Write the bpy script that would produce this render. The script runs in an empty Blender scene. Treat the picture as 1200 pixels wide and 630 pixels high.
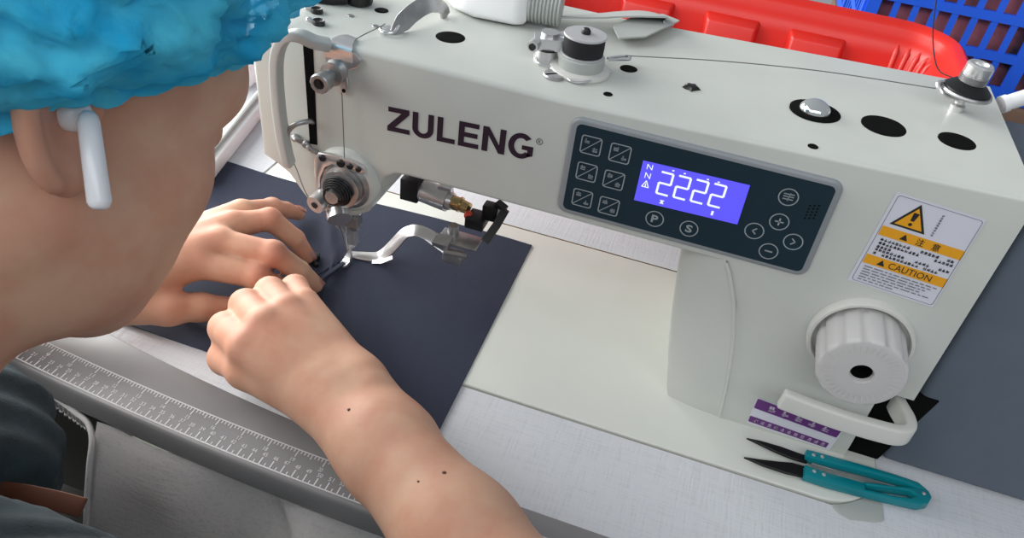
import bpy, bmesh, math, random
import numpy as np
from mathutils import Vector, Matrix, noise

# ------------------------------------------------------------------ camera, world, lights, exposure
SC = bpy.context.scene
COL = SC.collection
ZT = 750.0                                   # height of the table top above the floor, mm


def V(x, y, z):
    return Vector((x / 1000.0, y / 1000.0, (z + ZT) / 1000.0))


cam_data = bpy.data.cameras.new('camera')
cam = bpy.data.objects.new('camera', cam_data)
COL.objects.link(cam)
cam_data.sensor_fit = 'HORIZONTAL'
cam_data.sensor_width = 36.0
cam_data.lens = 911.21 / 1200.0 * 36.0
cam_data.clip_start = 0.01
_r = Vector((0.94501997, 0.30851233, 0.10843152))
_u = Vector((-0.27256102, 0.55988999, 0.78245364))
_b = _r.cross(_u)
M = Matrix((_r, _u, _b)).transposed().to_4x4()
M.translation = V(219.664, -409.077, 359.71)
cam.matrix_world = M
SC.camera = cam

SC.view_settings.view_transform = 'Standard'
SC.view_settings.look = 'None'
SC.view_settings.gamma = 1.0
SC.view_settings.use_curve_mapping = False
SC.view_settings.exposure = 0.0

world = bpy.data.worlds.new('workshop_light')
SC.world = world
world.use_nodes = True
wb = world.node_tree.nodes['Background']
wb.inputs[0].default_value = (0.86, 0.93, 1.0, 1)
wb.inputs[1].default_value = 0.34


def area(name, loc, target, sx, sy, power, color):
    d = bpy.data.lights.new(name, 'AREA')
    d.shape = 'RECTANGLE'
    d.size = sx
    d.size_y = sy
    d.energy = power
    d.color = color
    o = bpy.data.objects.new(name, d)
    COL.objects.link(o)
    o.location = V(*loc)
    o.rotation_euler = (V(*target) - V(*loc)).to_track_quat('-Z', 'Y').to_euler()
    return o


area('window_daylight', (-1050, -330, 740), (20, -60, 40), 1.2, 1.0, 27, (1.0, 0.99, 0.97))
area('far_window_daylight', (-1150, 760, 400), (-200, 120, 0), 1.0, 0.7, 33, (1.0, 0.985, 0.96))
area('ceiling_tube_light', (200, -1400, 1250), (100, -60, 0), 3.0, 0.6, 18, (0.96, 0.98, 1.0))

# ------------------------------------------------------------------ materials


def mat(name, col, rough=0.5, metal=0.0, var=0.0, scale=40.0, bump=0.0, bscale=300.0, emit=None, estr=0.0,
        sss=0.0, coat=0.0, col2=None, spec=0.5, alpha=1.0):
    m = bpy.data.materials.new(name)
    m.use_nodes = True
    nt = m.node_tree
    b = nt.nodes['Principled BSDF']
    b.inputs['Roughness'].default_value = rough
    b.inputs['Metallic'].default_value = metal
    b.inputs['Specular IOR Level'].default_value = spec
    b.inputs['Coat Weight'].default_value = coat
    b.inputs['Alpha'].default_value = alpha
    if sss:
        b.inputs['Subsurface Weight'].default_value = sss
        b.inputs['Subsurface Radius'].default_value = (0.004, 0.0015, 0.0008)
        b.inputs['Subsurface Scale'].default_value = 1.0
    c = (*col, 1)
    tc = nt.nodes.new('ShaderNodeTexCoord')
    if var or col2:
        n = nt.nodes.new('ShaderNodeTexNoise')
        n.inputs['Scale'].default_value = scale
        n.inputs['Detail'].default_value = 4
        nt.links.new(tc.outputs['Object'], n.inputs['Vector'])
        r = nt.nodes.new('ShaderNodeValToRGB')
        r.color_ramp.elements[0].position = 0.35
        r.color_ramp.elements[1].position = 0.65
        c2 = col2 if col2 else tuple(max(0, x * (1 - var)) for x in col)
        r.color_ramp.elements[0].color = (*c2, 1)
        r.color_ramp.elements[1].color = c
        nt.links.new(n.outputs['Fac'], r.inputs['Fac'])
        nt.links.new(r.outputs['Color'], b.inputs['Base Color'])
    else:
        b.inputs['Base Color'].default_value = c
    if bump:
        n2 = nt.nodes.new('ShaderNodeTexNoise')
        n2.inputs['Scale'].default_value = bscale
        n2.inputs['Detail'].default_value = 3
        nt.links.new(tc.outputs['Object'], n2.inputs['Vector'])
        bp = nt.nodes.new('ShaderNodeBump')
        bp.inputs['Strength'].default_value = bump
        bp.inputs['Distance'].default_value = 0.001
        nt.links.new(n2.outputs['Fac'], bp.inputs['Height'])
        nt.links.new(bp.outputs['Normal'], b.inputs['Normal'])
    if emit:
        b.inputs['Emission Color'].default_value = (*emit, 1)
        b.inputs['Emission Strength'].default_value = estr
    return m


def woven(name, col, scale, bump, rough=0.6, col2=None):
    """laminate or cloth with a fine crossed thread pattern"""
    m = mat(name, col, rough)
    nt = m.node_tree
    b = nt.nodes['Principled BSDF']
    tc = nt.nodes.new('ShaderNodeTexCoord')
    hs = []
    for sc in ((scale, scale * 0.06, scale), (scale * 0.06, scale, scale)):
        mp = nt.nodes.new('ShaderNodeMapping')
        mp.inputs['Scale'].default_value = sc
        nt.links.new(tc.outputs['Object'], mp.inputs['Vector'])
        n = nt.nodes.new('ShaderNodeTexNoise')
        n.inputs['Scale'].default_value = 1.0
        n.inputs['Detail'].default_value = 2
        nt.links.new(mp.outputs['Vector'], n.inputs['Vector'])
        hs.append(n)
    add = nt.nodes.new('ShaderNodeMath')
    add.operation = 'ADD'
    nt.links.new(hs[0].outputs['Fac'], add.inputs[0])
    nt.links.new(hs[1].outputs['Fac'], add.inputs[1])
    bp = nt.nodes.new('ShaderNodeBump')
    bp.inputs['Strength'].default_value = bump
    bp.inputs['Distance'].default_value = 0.0006
    nt.links.new(add.outputs[0], bp.inputs['Height'])
    nt.links.new(bp.outputs['Normal'], b.inputs['Normal'])
    r = nt.nodes.new('ShaderNodeValToRGB')
    r.color_ramp.elements[0].position = 0.7
    r.color_ramp.elements[1].position = 1.3 if False else 1.0
    r.color_ramp.elements[0].color = (*(col2 or tuple(x * 0.9 for x in col)), 1)
    r.color_ramp.elements[1].color = (*col, 1)
    nt.links.new(add.outputs[0], r.inputs['Fac'])
    nt.links.new(r.outputs['Color'], b.inputs['Base Color'])
    return m


ENAMEL = mat('machine_enamel', (0.57, 0.59, 0.55), 0.36, var=0.05, scale=25, bump=0.02, bscale=120)
BEDPAINT = mat('bed_enamel', (0.66, 0.68, 0.63), 0.3, var=0.03, scale=20)
PLASTIC_W = mat('white_plastic', (0.62, 0.62, 0.58), 0.45, bump=0.03)
PLASTIC_G = mat('grey_knob_plastic', (0.56, 0.55, 0.54), 0.5, bump=0.03)
BRIGHTW = mat('bright_white_plastic', (0.86, 0.86, 0.86), 0.4, bump=0.02)
DARKMETAL = mat('blackened_steel', (0.012, 0.012, 0.013), 0.45, 0.3, bump=0.05)
BLACKP = mat('black_rubber', (0.008, 0.009, 0.009), 0.4, bump=0.03)
HOLE = mat('hole_dark', (0.004, 0.004, 0.004), 0.9, bump=0.02, spec=0.08)
CHROME = mat('polished_steel', (0.70, 0.70, 0.70), 0.28, 0.8, bump=0.02)
STEEL = mat('worn_steel', (0.46, 0.46, 0.46), 0.36, 0.8, var=0.25, scale=120)
BRASS = mat('brass', (0.62, 0.47, 0.24), 0.25, 1.0, var=0.1)
GUARDGREY = mat('grey_painted_strip', (0.52, 0.54, 0.52), 0.45, bump=0.02)
MOTORGREY = mat('blue_grey_motor_paint', (0.10, 0.125, 0.16), 0.55, var=0.06, bump=0.04)
PANELRIM = mat('panel_rim_grey', (0.25, 0.27, 0.285), 0.45, bump=0.02)
PANELGLASS = mat('panel_dark_film', (0.010, 0.028, 0.042), 0.45, var=0.05, spec=0.3)
ICON = mat('icon_grey_print', (0.30, 0.34, 0.36), 0.6, var=0.05)
LCD = mat('lcd_blue', (0.05, 0.05, 0.4), 0.3, emit=(0.105, 0.085, 0.92), estr=0.92, var=0.05)
LCDTXT = mat('lcd_white', (0.7, 0.75, 0.9), 0.4, emit=(0.72, 0.78, 1.0), estr=0.8, var=0.05)
LOGO = mat('dark_plum_print', (0.022, 0.008, 0.022), 0.5, var=0.05)
LABELW = mat('label_white', (0.66, 0.67, 0.74), 0.5, var=0.03)
LABELY = mat('label_orange', (0.80, 0.36, 0.01), 0.5, var=0.03)
INK = mat('label_black_ink', (0.015, 0.014, 0.013), 0.6, var=0.05)
INKG = mat('label_grey_ink', (0.20, 0.20, 0.24), 0.6, var=0.05)
PURPLE = mat('label_purple', (0.13, 0.03, 0.19), 0.5, var=0.05)
LILAC = mat('label_lilac_ink', (0.55, 0.45, 0.62), 0.5, var=0.05)
LAMINATE = woven('linen_textured_laminate', (0.63, 0.65, 0.68), 900, 0.35, 0.5)
EDGEGREY = mat('grey_edge_band', (0.235, 0.235, 0.24), 0.42, var=0.08, scale=30)
RULERW = mat('ruler_white_print', (0.72, 0.73, 0.74), 0.6, var=0.1)
WOODEDGE = mat('raw_wood_edge', (0.28, 0.19, 0.10), 0.8, var=0.4, scale=200)
NAVY = woven('navy_cloth', (0.034, 0.040, 0.064), 1600, 0.3, 0.8)
NAVY.node_tree.nodes['Principled BSDF'].inputs['Specular IOR Level'].default_value = 0.15
SKIN = mat('skin', (0.63, 0.385, 0.265), 0.56, sss=0.22, spec=0.3, col2=(0.57, 0.29, 0.195), scale=38, bump=0.12, bscale=260)
def add_flush(m):
    nt = m.node_tree
    b = nt.nodes['Principled BSDF']
    src = b.inputs['Base Color'].links[0].from_socket
    at = nt.nodes.new('ShaderNodeAttribute')
    at.attribute_name = 'flush'
    mx = nt.nodes.new('ShaderNodeMix')
    mx.data_type = 'RGBA'
    nt.links.new(at.outputs['Fac'], mx.inputs['Factor'])
    nt.links.new(src, mx.inputs['A'])
    mx.inputs['B'].default_value = (0.60, 0.19, 0.13, 1)
    nt.links.new(mx.outputs['Result'], b.inputs['Base Color'])


add_flush(SKIN)                               # ears and knuckles are redder than the rest
NAIL = mat('nail', (0.70, 0.40, 0.34), 0.25, sss=0.1, var=0.05)
MOLE = mat('mole_brown', (0.10, 0.04, 0.025), 0.6, var=0.1)
HAIR = mat('black_hair', (0.012, 0.010, 0.010), 0.5, bump=0.4, bscale=400)
BUDW = mat('earbud_white', (0.80, 0.80, 0.82), 0.22, var=0.02)
TEAL = mat('teal_shirt', (0.032, 0.062, 0.078), 0.85, col2=(0.022, 0.042, 0.054), scale=60, bump=0.3, bscale=700)
TROUSER = mat('dark_trousers', (0.03, 0.03, 0.028), 0.85, var=0.2, bump=0.2)
STRAPBROWN = mat('rust_brown_strap', (0.16, 0.058, 0.03), 0.6, var=0.2)
GREYCLOTH = woven('pale_grey_cloth', (0.83, 0.815, 0.81), 700, 0.4, 0.85)
SNIPTEAL = mat('teal_plastic', (0.0, 0.20, 0.24), 0.35, bump=0.02)
BLADE = mat('black_blade_steel', (0.012, 0.012, 0.013), 0.4, 0.6, bump=0.02)
REDP = mat('red_plastic', (0.62, 0.020, 0.012), 0.36, bump=0.02, var=0.05)
BLUEP = mat('blue_plastic', (0.012, 0.11, 0.75), 0.4, bump=0.02, var=0.05)
PINKC = mat('pink_and_dark_cloth', (0.42, 0.13, 0.15), 0.8, col2=(0.04, 0.03, 0.05), scale=22)
THREAD = mat('black_thread', (0.01, 0.01, 0.012), 0.8, var=0.2)
THREADG = mat('grey_thread', (0.16, 0.16, 0.16), 0.8, var=0.2)
CARD = mat('brown_cardboard', (0.20, 0.12, 0.08), 0.8, var=0.15)
FLOORM = mat('painted_concrete', (0.075, 0.08, 0.07), 0.7, var=0.2, scale=6)
BENCHM = mat('grey_bench_laminate', (0.25, 0.25, 0.25), 0.6, var=0.1)
GREYP = mat('grey_sheet', (0.42, 0.44, 0.42), 0.4, var=0.05)
DOME = mat('clear_dome', (0.75, 0.77, 0.76), 0.06, 0.85, bump=0.01)


def cap_material():
    m = bpy.data.materials.new('blue_nonwoven')
    m.use_nodes = True
    nt = m.node_tree
    nt.nodes.clear()
    out = nt.nodes.new('ShaderNodeOutputMaterial')
    tc = nt.nodes.new('ShaderNodeTexCoord')
    n = nt.nodes.new('ShaderNodeTexNoise')
    n.inputs['Scale'].default_value = 26
    n.inputs['Detail'].default_value = 5
    n.inputs['Distortion'].default_value = 0.8
    nt.links.new(tc.outputs['Object'], n.inputs['Vector'])
    r = nt.nodes.new('ShaderNodeValToRGB')
    r.color_ramp.elements[0].position = 0.3
    r.color_ramp.elements[1].position = 0.7
    r.color_ramp.elements[0].color = (0.02, 0.50, 0.90, 1)
    r.color_ramp.elements[1].color = (0.14, 0.78, 1.0, 1)
    nt.links.new(n.outputs['Fac'], r.inputs['Fac'])
    d = nt.nodes.new('ShaderNodeBsdfDiffuse')
    t = nt.nodes.new('ShaderNodeBsdfTranslucent')
    nt.links.new(r.outputs['Color'], d.inputs['Color'])
    nt.links.new(r.outputs['Color'], t.inputs['Color'])
    n2 = nt.nodes.new('ShaderNodeTexNoise')
    n2.inputs['Scale'].default_value = 75
    n2.inputs['Detail'].default_value = 4
    nt.links.new(tc.outputs['Object'], n2.inputs['Vector'])
    bp = nt.nodes.new('ShaderNodeBump')
    bp.inputs['Strength'].default_value = 0.7
    bp.inputs['Distance'].default_value = 0.003
    nt.links.new(n2.outputs['Fac'], bp.inputs['Height'])
    nt.links.new(bp.outputs['Normal'], d.inputs['Normal'])
    a = nt.nodes.new('ShaderNodeMixShader')
    a.inputs[0].default_value = 0.25
    nt.links.new(d.outputs[0], a.inputs[1])
    nt.links.new(t.outputs[0], a.inputs[2])
    tr = nt.nodes.new('ShaderNodeBsdfTransparent')
    tr.inputs[0].default_value = (0.55, 0.85, 1, 1)
    r2 = nt.nodes.new('ShaderNodeValToRGB')
    r2.color_ramp.elements[0].position = 0.40
    r2.color_ramp.elements[1].position = 0.72
    r2.color_ramp.elements[0].color = (0.02, 0.02, 0.02, 1)
    r2.color_ramp.elements[1].color = (0.42, 0.42, 0.42, 1)
    n3 = nt.nodes.new('ShaderNodeTexNoise')
    n3.inputs['Scale'].default_value = 14
    nt.links.new(tc.outputs['Object'], n3.inputs['Vector'])
    nt.links.new(n3.outputs['Fac'], r2.inputs['Fac'])
    mx = nt.nodes.new('ShaderNodeMixShader')
    nt.links.new(r2.outputs['Color'], mx.inputs[0])
    nt.links.new(a.outputs[0], mx.inputs[1])
    nt.links.new(tr.outputs[0], mx.inputs[2])
    nt.links.new(mx.outputs[0], out.inputs['Surface'])
    return m


CAPM = cap_material()

# ------------------------------------------------------------------ builders
ORIGIN = {}


def tag(o, label, cat, group=None):
    o['label'] = label
    o['category'] = cat
    if group:
        o['group'] = group
    return o


def thing(name, label, cat, loc, group=None):
    o = bpy.data.objects.new(name, None)
    COL.objects.link(o)
    o.empty_display_size = 0.02
    o.location = V(*loc)
    ORIGIN[o.name] = Vector(loc)
    return tag(o, label, cat, group)


class MB:
    """collects shapes (millimetres) into one mesh"""

    def __init__(s):
        s.bm = bmesh.new()

    def poly(s, pts):
        vs = [s.bm.verts.new(p) for p in pts]
        return s.bm.faces.new(vs)

    def box(s, x0, x1, y0, y1, z0, z1):
        v = [s.bm.verts.new(p) for p in ((x0, y0, z0), (x1, y0, z0), (x1, y1, z0), (x0, y1, z0),
                                         (x0, y0, z1), (x1, y0, z1), (x1, y1, z1), (x0, y1, z1))]
        for f in ((3, 2, 1, 0), (4, 5, 6, 7), (0, 1, 5, 4), (1, 2, 6, 5), (2, 3, 7, 6), (3, 0, 4, 7)):
            s.bm.faces.new([v[i] for i in f])
        return s

    def obox(s, c, ax, ay, hx, hy, hz):
        """box about c with half sizes along ax, ay and their cross product"""
        c = Vector(c)
        ax = Vector(ax).normalized()
        az = ax.cross(Vector(ay)).normalized()
        ay = az.cross(ax)
        v = []
        for k in (-1, 1):
            for i, j in ((-1, -1), (1, -1), (1, 1), (-1, 1)):
                v.append(s.bm.verts.new(c + ax * hx * i + ay * hy * j + az * hz * k))
        for f in ((3, 2, 1, 0), (4, 5, 6, 7), (0, 1, 5, 4), (1, 2, 6, 5), (2, 3, 7, 6), (3, 0, 4, 7)):
            s.bm.faces.new([v[i] for i in f])
        return s

    def lathe(s, prof, org, axis=(0, 0, 1), seg=28, wob=None):
        """profile of (radius, height) about an axis"""
        org = Vector(org)
        az = Vector(axis).normalized()
        ax = az.orthogonal().normalized()
        ay = az.cross(ax)
        rings = []
        for r, h in prof:
            if r < 1e-6:
                rings.append([s.bm.verts.new(org + az * h)])
                continue
            ring = []
            for i in range(seg):
                a = 2 * math.pi * i / seg
                rr = r * (wob(a, h) if wob else 1)
                ring.append(s.bm.verts.new(org + az * h + (ax * math.cos(a) + ay * math.sin(a)) * rr))
            rings.append(ring)
        for A, B in zip(rings, rings[1:]):
            for i in range(seg):
                j = (i + 1) % seg
                if len(A) == 1 and len(B) == 1:
                    continue
                if len(A) == 1:
                    s.bm.faces.new((A[0], B[j], B[i]))
                elif len(B) == 1:
                    s.bm.faces.new((A[i], A[j], B[0]))
                else:
                    s.bm.faces.new((A[i], A[j], B[j], B[i]))
        return s

    def cyl(s, p0, p1, r0, r1=None, seg=20):
        r1 = r0 if r1 is None else r1
        p0 = Vector(p0)
        d = Vector(p1) - p0
        return s.lathe([(0, 0), (r0, 0), (r1, d.length), (0, d.length)], p0, d, seg)

    def ball(s, c, r, seg=16, rings=10, sc=(1, 1, 1)):
        m = Matrix.Translation(Vector(c)) @ Matrix.Diagonal((r * sc[0], r * sc[1], r * sc[2], 1))
        bmesh.ops.create_uvsphere(s.bm, u_segments=seg, v_segments=rings, radius=1, matrix=m)
        return s

    def tube(s, path, r, seg=8, flat=1.0, up=None):
        """swept tube along points; flat squashes it across `up`"""
        P = [Vector(p) for p in path]
        rings = []
        nrm = None
        for i, p in enumerate(P):
            t = (P[min(i + 1, len(P) - 1)] - P[max(i - 1, 0)]).normalized()
            if up is not None:
                n = Vector(up) - t * t.dot(Vector(up))
                n = n.normalized() if n.length > 1e-5 else t.orthogonal().normalized()
            elif nrm is None:
                n = t.orthogonal().normalized()
            else:
                n = (nrm - t * t.dot(nrm)).normalized()
            nrm = n
            b = t.cross(n)
            rr = r[i] if isinstance(r, (list, tuple)) else r
            rings.append([s.bm.verts.new(p + (n * math.cos(2 * math.pi * k / seg) * flat + b * math.sin(2 * math.pi * k / seg)) * rr)
                          for k in range(seg)])
        for A, B in zip(rings, rings[1:]):
            for i in range(seg):
                j = (i + 1) % seg
                s.bm.faces.new((A[i], A[j], B[j], B[i]))
        s.bm.faces.new(rings[0][::-1])
        s.bm.faces.new(rings[-1])
        return s

    def strip(s, path, up, w, t):
        """swept flat bar: width w across `up`, thickness t along it"""
        P = [Vector(p) for p in path]
        rings = []
        for i, p in enumerate(P):
            tg = (P[min(i + 1, len(P) - 1)] - P[max(i - 1, 0)]).normalized()
            uu = Vector(up[i] if isinstance(up, list) else up)
            side = tg.cross(uu).normalized()
            n = side.cross(tg).normalized()
            ww = w[min(i, len(w) - 1)] if isinstance(w, (list, tuple)) else w
            rings.append([s.bm.verts.new(p + side * a * ww / 2 + n * b * t / 2) for a, b in ((-1, -1), (1, -1), (1, 1), (-1, 1))])
        for A, B in zip(rings, rings[1:]):
            for i in range(4):
                j = (i + 1) % 4
                s.bm.faces.new((A[i], A[j], B[j], B[i]))
        s.bm.faces.new(rings[0][::-1])
        s.bm.faces.new(rings[-1])
        return s

    def prism(s, pts, fn, d0, d1):
        """extrude a 2-D outline; fn maps (a, b, depth) to a point"""
        A = [s.bm.verts.new(fn(a, b, d0)) for a, b in pts]
        B = [s.bm.verts.new(fn(a, b, d1)) for a, b in pts]
        s.bm.faces.new(A)
        s.bm.faces.new(B[::-1])
        n = len(pts)
        for i in range(n):
            j = (i + 1) % n
            s.bm.faces.new((A[j], A[i], B[i], B[j]))
        return s

    def loft(s, secs, closed=False, caps=False):
        R = [[s.bm.verts.new(p) for p in q] for q in secs]
        n = len(R[0])
        for A, B in zip(R, R[1:]):
            for i in range(n if closed else n - 1):
                j = (i + 1) % n
                s.bm.faces.new((A[i], A[j], B[j], B[i]))
        if caps:
            s.bm.faces.new(R[0][::-1])
            s.bm.faces.new(R[-1])
        return s

    def raw(s, verts, faces):
        vs = [s.bm.verts.new(p) for p in verts]
        for f in faces:
            try:
                s.bm.faces.new([vs[i] for i in f])
            except ValueError:
                pass
        return s

    def bevel(s, w, seg=3, ang=30, pick=None):
        bmesh.ops.recalc_face_normals(s.bm, faces=s.bm.faces[:])
        es = [e for e in s.bm.edges if len(e.link_faces) == 2 and e.calc_face_angle(0) > math.radians(ang) and (pick is None or pick(e))]
        bmesh.ops.bevel(s.bm, geom=es, offset=w, segments=seg, profile=0.5, affect='EDGES', clamp_overlap=True)
        return s

    def build(s, name, m, parent=None, sharp=38, recalc=True):
        if recalc:
            bmesh.ops.recalc_face_normals(s.bm, faces=s.bm.faces[:])
        if parent is not None:
            org = ORIGIN[parent.name]
        else:
            xs = [v.co for v in s.bm.verts]
            org = Vector(((min(c.x for c in xs) + max(c.x for c in xs)) / 2, (min(c.y for c in xs) + max(c.y for c in xs)) / 2,
                          min(c.z for c in xs)))
        for v in s.bm.verts:
            v.co = (v.co - org) / 1000.0
        me = bpy.data.meshes.new(name)
        s.bm.to_mesh(me)
        s.bm.free()
        me.materials.append(m)
        for p in me.polygons:
            p.use_smooth = True
        me.set_sharp_from_angle(angle=math.radians(sharp))
        o = bpy.data.objects.new(name, me)
        COL.objects.link(o)
        ORIGIN[o.name] = org
        if parent is not None:
            o.parent = parent
        else:
            o.location = V(*org)
        return o


def structure(o):
    o['kind'] = 'structure'
    return o


def smooth_path(pts, n=8):
    """Catmull-Rom through the points"""
    P = [Vector(p) for p in pts]
    P = [P[0] * 2 - P[1]] + P + [P[-1] * 2 - P[-2]]
    out = []
    for i in range(1, len(P) - 2):
        a, b, c, d = P[i - 1:i + 3]
        for k in range(n):
            t = k / n
            out.append(0.5 * ((2 * b) + (c - a) * t + (2 * a - 5 * b + 4 * c - d) * t * t + (3 * b - a - 3 * c + d) * t ** 3))
    out.append(P[-2])
    return out


def text_geo(s, bold=0.0):
    c = bpy.data.curves.new('t', 'FONT')
    c.body = s
    c.offset = bold
    c.resolution_u = 3
    o = bpy.data.objects.new('t', c)
    COL.objects.link(o)
    bpy.context.view_layer.update()
    me = bpy.data.meshes.new_from_object(o)
    vs = [(v.co.x, v.co.y) for v in me.vertices]
    fs = [tuple(p.vertices) for p in me.polygons]
    bpy.data.objects.remove(o)
    bpy.data.curves.remove(c)
    bpy.data.meshes.remove(me)
    return vs, fs


def text_on(mb, s, fn, a0, a1, b0, b1, bold=0.0):
    """text fitted into the box a0..a1 x b0..b1 of the surface fn(a, b)"""
    vs, fs = text_geo(s, bold)
    x0, x1 = min(v[0] for v in vs), max(v[0] for v in vs)
    y0, y1 = min(v[1] for v in vs), max(v[1] for v in vs)
    mb.raw([fn(a0 + (x - x0) / max(x1 - x0, 1e-6) * (a1 - a0), b0 + (y - y0) / max(y1 - y0, 1e-6) * (b1 - b0)) for x, y in vs], fs)


def line2(mb, fn, p, q, w):
    p, q = Vector(p), Vector(q)
    d = (q - p).normalized()
    n = Vector((-d.y, d.x)) * w / 2
    mb.poly([fn(*(p - n)), fn(*(q - n)), fn(*(q + n)), fn(*(p + n))])


def ring2(mb, fn, c, r, w, seg=28):
    A = [mb.bm.verts.new(fn(c[0] + (r - w / 2) * math.cos(2 * math.pi * i / seg), c[1] + (r - w / 2) * math.sin(2 * math.pi * i / seg))) for i in range(seg)]
    B = [mb.bm.verts.new(fn(c[0] + (r + w / 2) * math.cos(2 * math.pi * i / seg), c[1] + (r + w / 2) * math.sin(2 * math.pi * i / seg))) for i in range(seg)]
    for i in range(seg):
        j = (i + 1) % seg
        mb.bm.faces.new((A[i], B[i], B[j], A[j]))


def rrect(x0, x1, z0, z1, r, n=5):
    pts = []
    for cx, cz, a0 in ((x1 - r, z0 + r, -90), (x1 - r, z1 - r, 0), (x0 + r, z1 - r, 90), (x0 + r, z0 + r, 180)):
        for i in range(n + 1):
            a = math.radians(a0 + 90 * i / n)
            pts.append((cx + r * math.cos(a), cz + r * math.sin(a)))
    return pts


def frame2(mb, fn, outer, inner):
    A = [mb.bm.verts.new(fn(*p)) for p in outer]
    B = [mb.bm.verts.new(fn(*p)) for p in inner]
    n = len(A)
    for i in range(n):
        j = (i + 1) % n
        mb.bm.faces.new((A[i], A[j], B[j], B[i]))


def glyph(mb, fn, x, z, w, h, rnd, st):
    """a small dense character of crossed strokes, as unreadable print looks"""
    for k in range(rnd.choice((2, 3))):
        zz = z + h * (0.1 + 0.8 * (k + rnd.random() * 0.5) / 3)
        line2(mb, fn, (x + w * 0.08, zz), (x + w * 0.92, zz), st)
    for k in range(rnd.choice((1, 2))):
        xx = x + w * (0.2 + 0.6 * rnd.random())
        line2(mb, fn, (xx, z), (xx, z + h), st)

# ------------------------------------------------------------------ setting
mb = MB()
mb.box(-2500, 2500, -2500, 2500, -770, -750)
structure(mb.build('floor', FLOORM))

# ------------------------------------------------------------------ sewing table
TB = -21.0                                           # underside of the table edge


def bend(x, k, x0=130.0, s=260.0):
    t = max(0.0, (x0 - x) / s)
    return k * t * t


def y_white(x): return -154.5 + bend(x, 26, 165, 290)
def y_tick(x): return -168.0 + bend(x, 15.5, 120, 265)
def y_low(x): return -187.0 + bend(x, 15.0, 120, 262)


XS = [-700 + i * 20 for i in range(81)]
table = thing('sewing_table', 'white linen-textured sewing table with a grey ruler edge under the sewing machine', 'table', (100, 100, -750))
HX0, HX1, HY0, HY1 = -118.5, 376.2, -84.4, 97.4       # cut-out for the machine bed
mb = MB()
xl = [x for x in XS if x < HX0] + [HX0]
xm = [HX0] + [x for x in XS if HX0 < x < HX1] + [HX1]
xr = [HX1] + [x for x in XS if x > HX1]


def slab(xs, ylo, yhi, z0=TB, z1=-0.6):
    secs = []
    for x in xs:
        lo = max(ylo(x), -400)
        secs.append([(x, lo, z1), (x, yhi, z1), (x, yhi, z0), (x, lo, z0)])
    mb.loft(secs, closed=True, caps=True)


slab(xl, y_white, 520)
slab(xr, y_white, 520)
slab(xm, y_white, HY0)
slab(xm, lambda x: HY1, 520)
mb.build('tabletop', LAMINATE, table)
# raw wood shows inside the cut-out
mb = MB()
mb.box(HX0, HX1, HY1 - 0.15, HY1 + 0.05, -20, -0.62)
mb.box(HX0, HX1, HY0 - 0.05, HY0 + 0.15, -20, -0.62)
mb.build('cutout_edge', WOODEDGE, table)
mb = MB()
secs = []
for x in XS:
    yl = y_low(x)
    yw = y_white(x)
    secs.append([(x, yw, -0.6), (x, yw - 0.6, -0.2), (x, yl, -0.2), (x, yl - 1.2, -0.9), (x, yl - 1.9, -3), (x, yl - 2.2, -7),
                 (x, yl - 2.2, TB + 5), (x, yl - 1.2, TB + 1.4), (x, yl + 1, TB), (x, yw, TB)])
mb.loft(secs, closed=True, caps=True)
band = mb.build('edge_band', EDGEGREY, table, sharp=60)
# ruler printed along the band
mb = MB()


def ruler(xt, off, zz=-0.05):
    return (xt, off, zz)


def tickline(x, ya, yb, w):
    mb.poly([(x - w / 2, ya, 0.0), (x + w / 2, ya, 0.0), (x + w / 2, yb, 0.0), (x - w / 2, yb, 0.0)])


xs = [-190 + 4 * i for i in range(130)]
mb.loft([[(x, y_tick(x) - 0.35, 0.0), (x, y_tick(x) + 0.35, 0.0)] for x in xs])
mb.loft([[(x, y_low(x) + 0.8, 0.0), (x, y_low(x) + 1.6, 0.0)] for x in xs])
n = 0
x = -186.0
while x < 325:
    yl = y_low(x) + 1.2
    big = n % 2 == 0
    tickline(x, yl, yl + (5.2 if big else 2.4), 0.75 if big else 0.6)
    if big:
        num = str(12 + n // 2)
        text_on(mb, num, lambda a, b: (a, b, 0.0), x - 1.5, x + 1.5, yl + 6.0, yl + 8.6, 0.0)
    x += 3.43
    n += 1
n = 0
x = -186.0
while x < 325:
    yt = y_tick(x)
    L = 5.0 if n % 8 == 0 else (3.4 if n % 4 == 0 else 2.3)
    tickline(x, yt, yt - L, 0.6)
    if n % 8 == 0:
        text_on(mb, str(5 + n // 8), lambda a, b: (a, b, 0.0), x - 1.2, x + 1.2, yt - 8.4, yt - 5.8, 0.0)
    x += 17.27 / 8
    n += 1
mb.build('ruler_markings', RULERW, table, recalc=False)
for x in (-620, 820):
    mb = MB()
    mb.box(x - 25, x + 25, 40, 100, -730, TB)
    mb.box(x - 30, x + 30, -170, 330, -750, -720)
    mb.bevel(3, 2)
    mb.build('leg', EDGEGREY, table)

# ------------------------------------------------------------------ sewing machine
FY = -44.3                                            # front of the arm
BY = 95.0                                             # back of the arm


def zt(x):
    if x < 40:
        return float(np.interp(x, (-28, -20, -8, 10, 40), (187.5, 189, 188, 186, 185.2)))
    return 185.0 if x < 150 else 185.0 + (x - 150) * 0.0335


def fr(a, b, d=0.0): return (a, FY - d, b)            # front face
def f1(a, b): return fr(a, b, 0.35)
def f2(a, b): return fr(a, b, 0.6)


machine = thing('sewing_machine', 'white industrial lockstitch sewing machine with a blue lit screen set into the table', 'sewing machine', (130, 0, -21))
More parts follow.
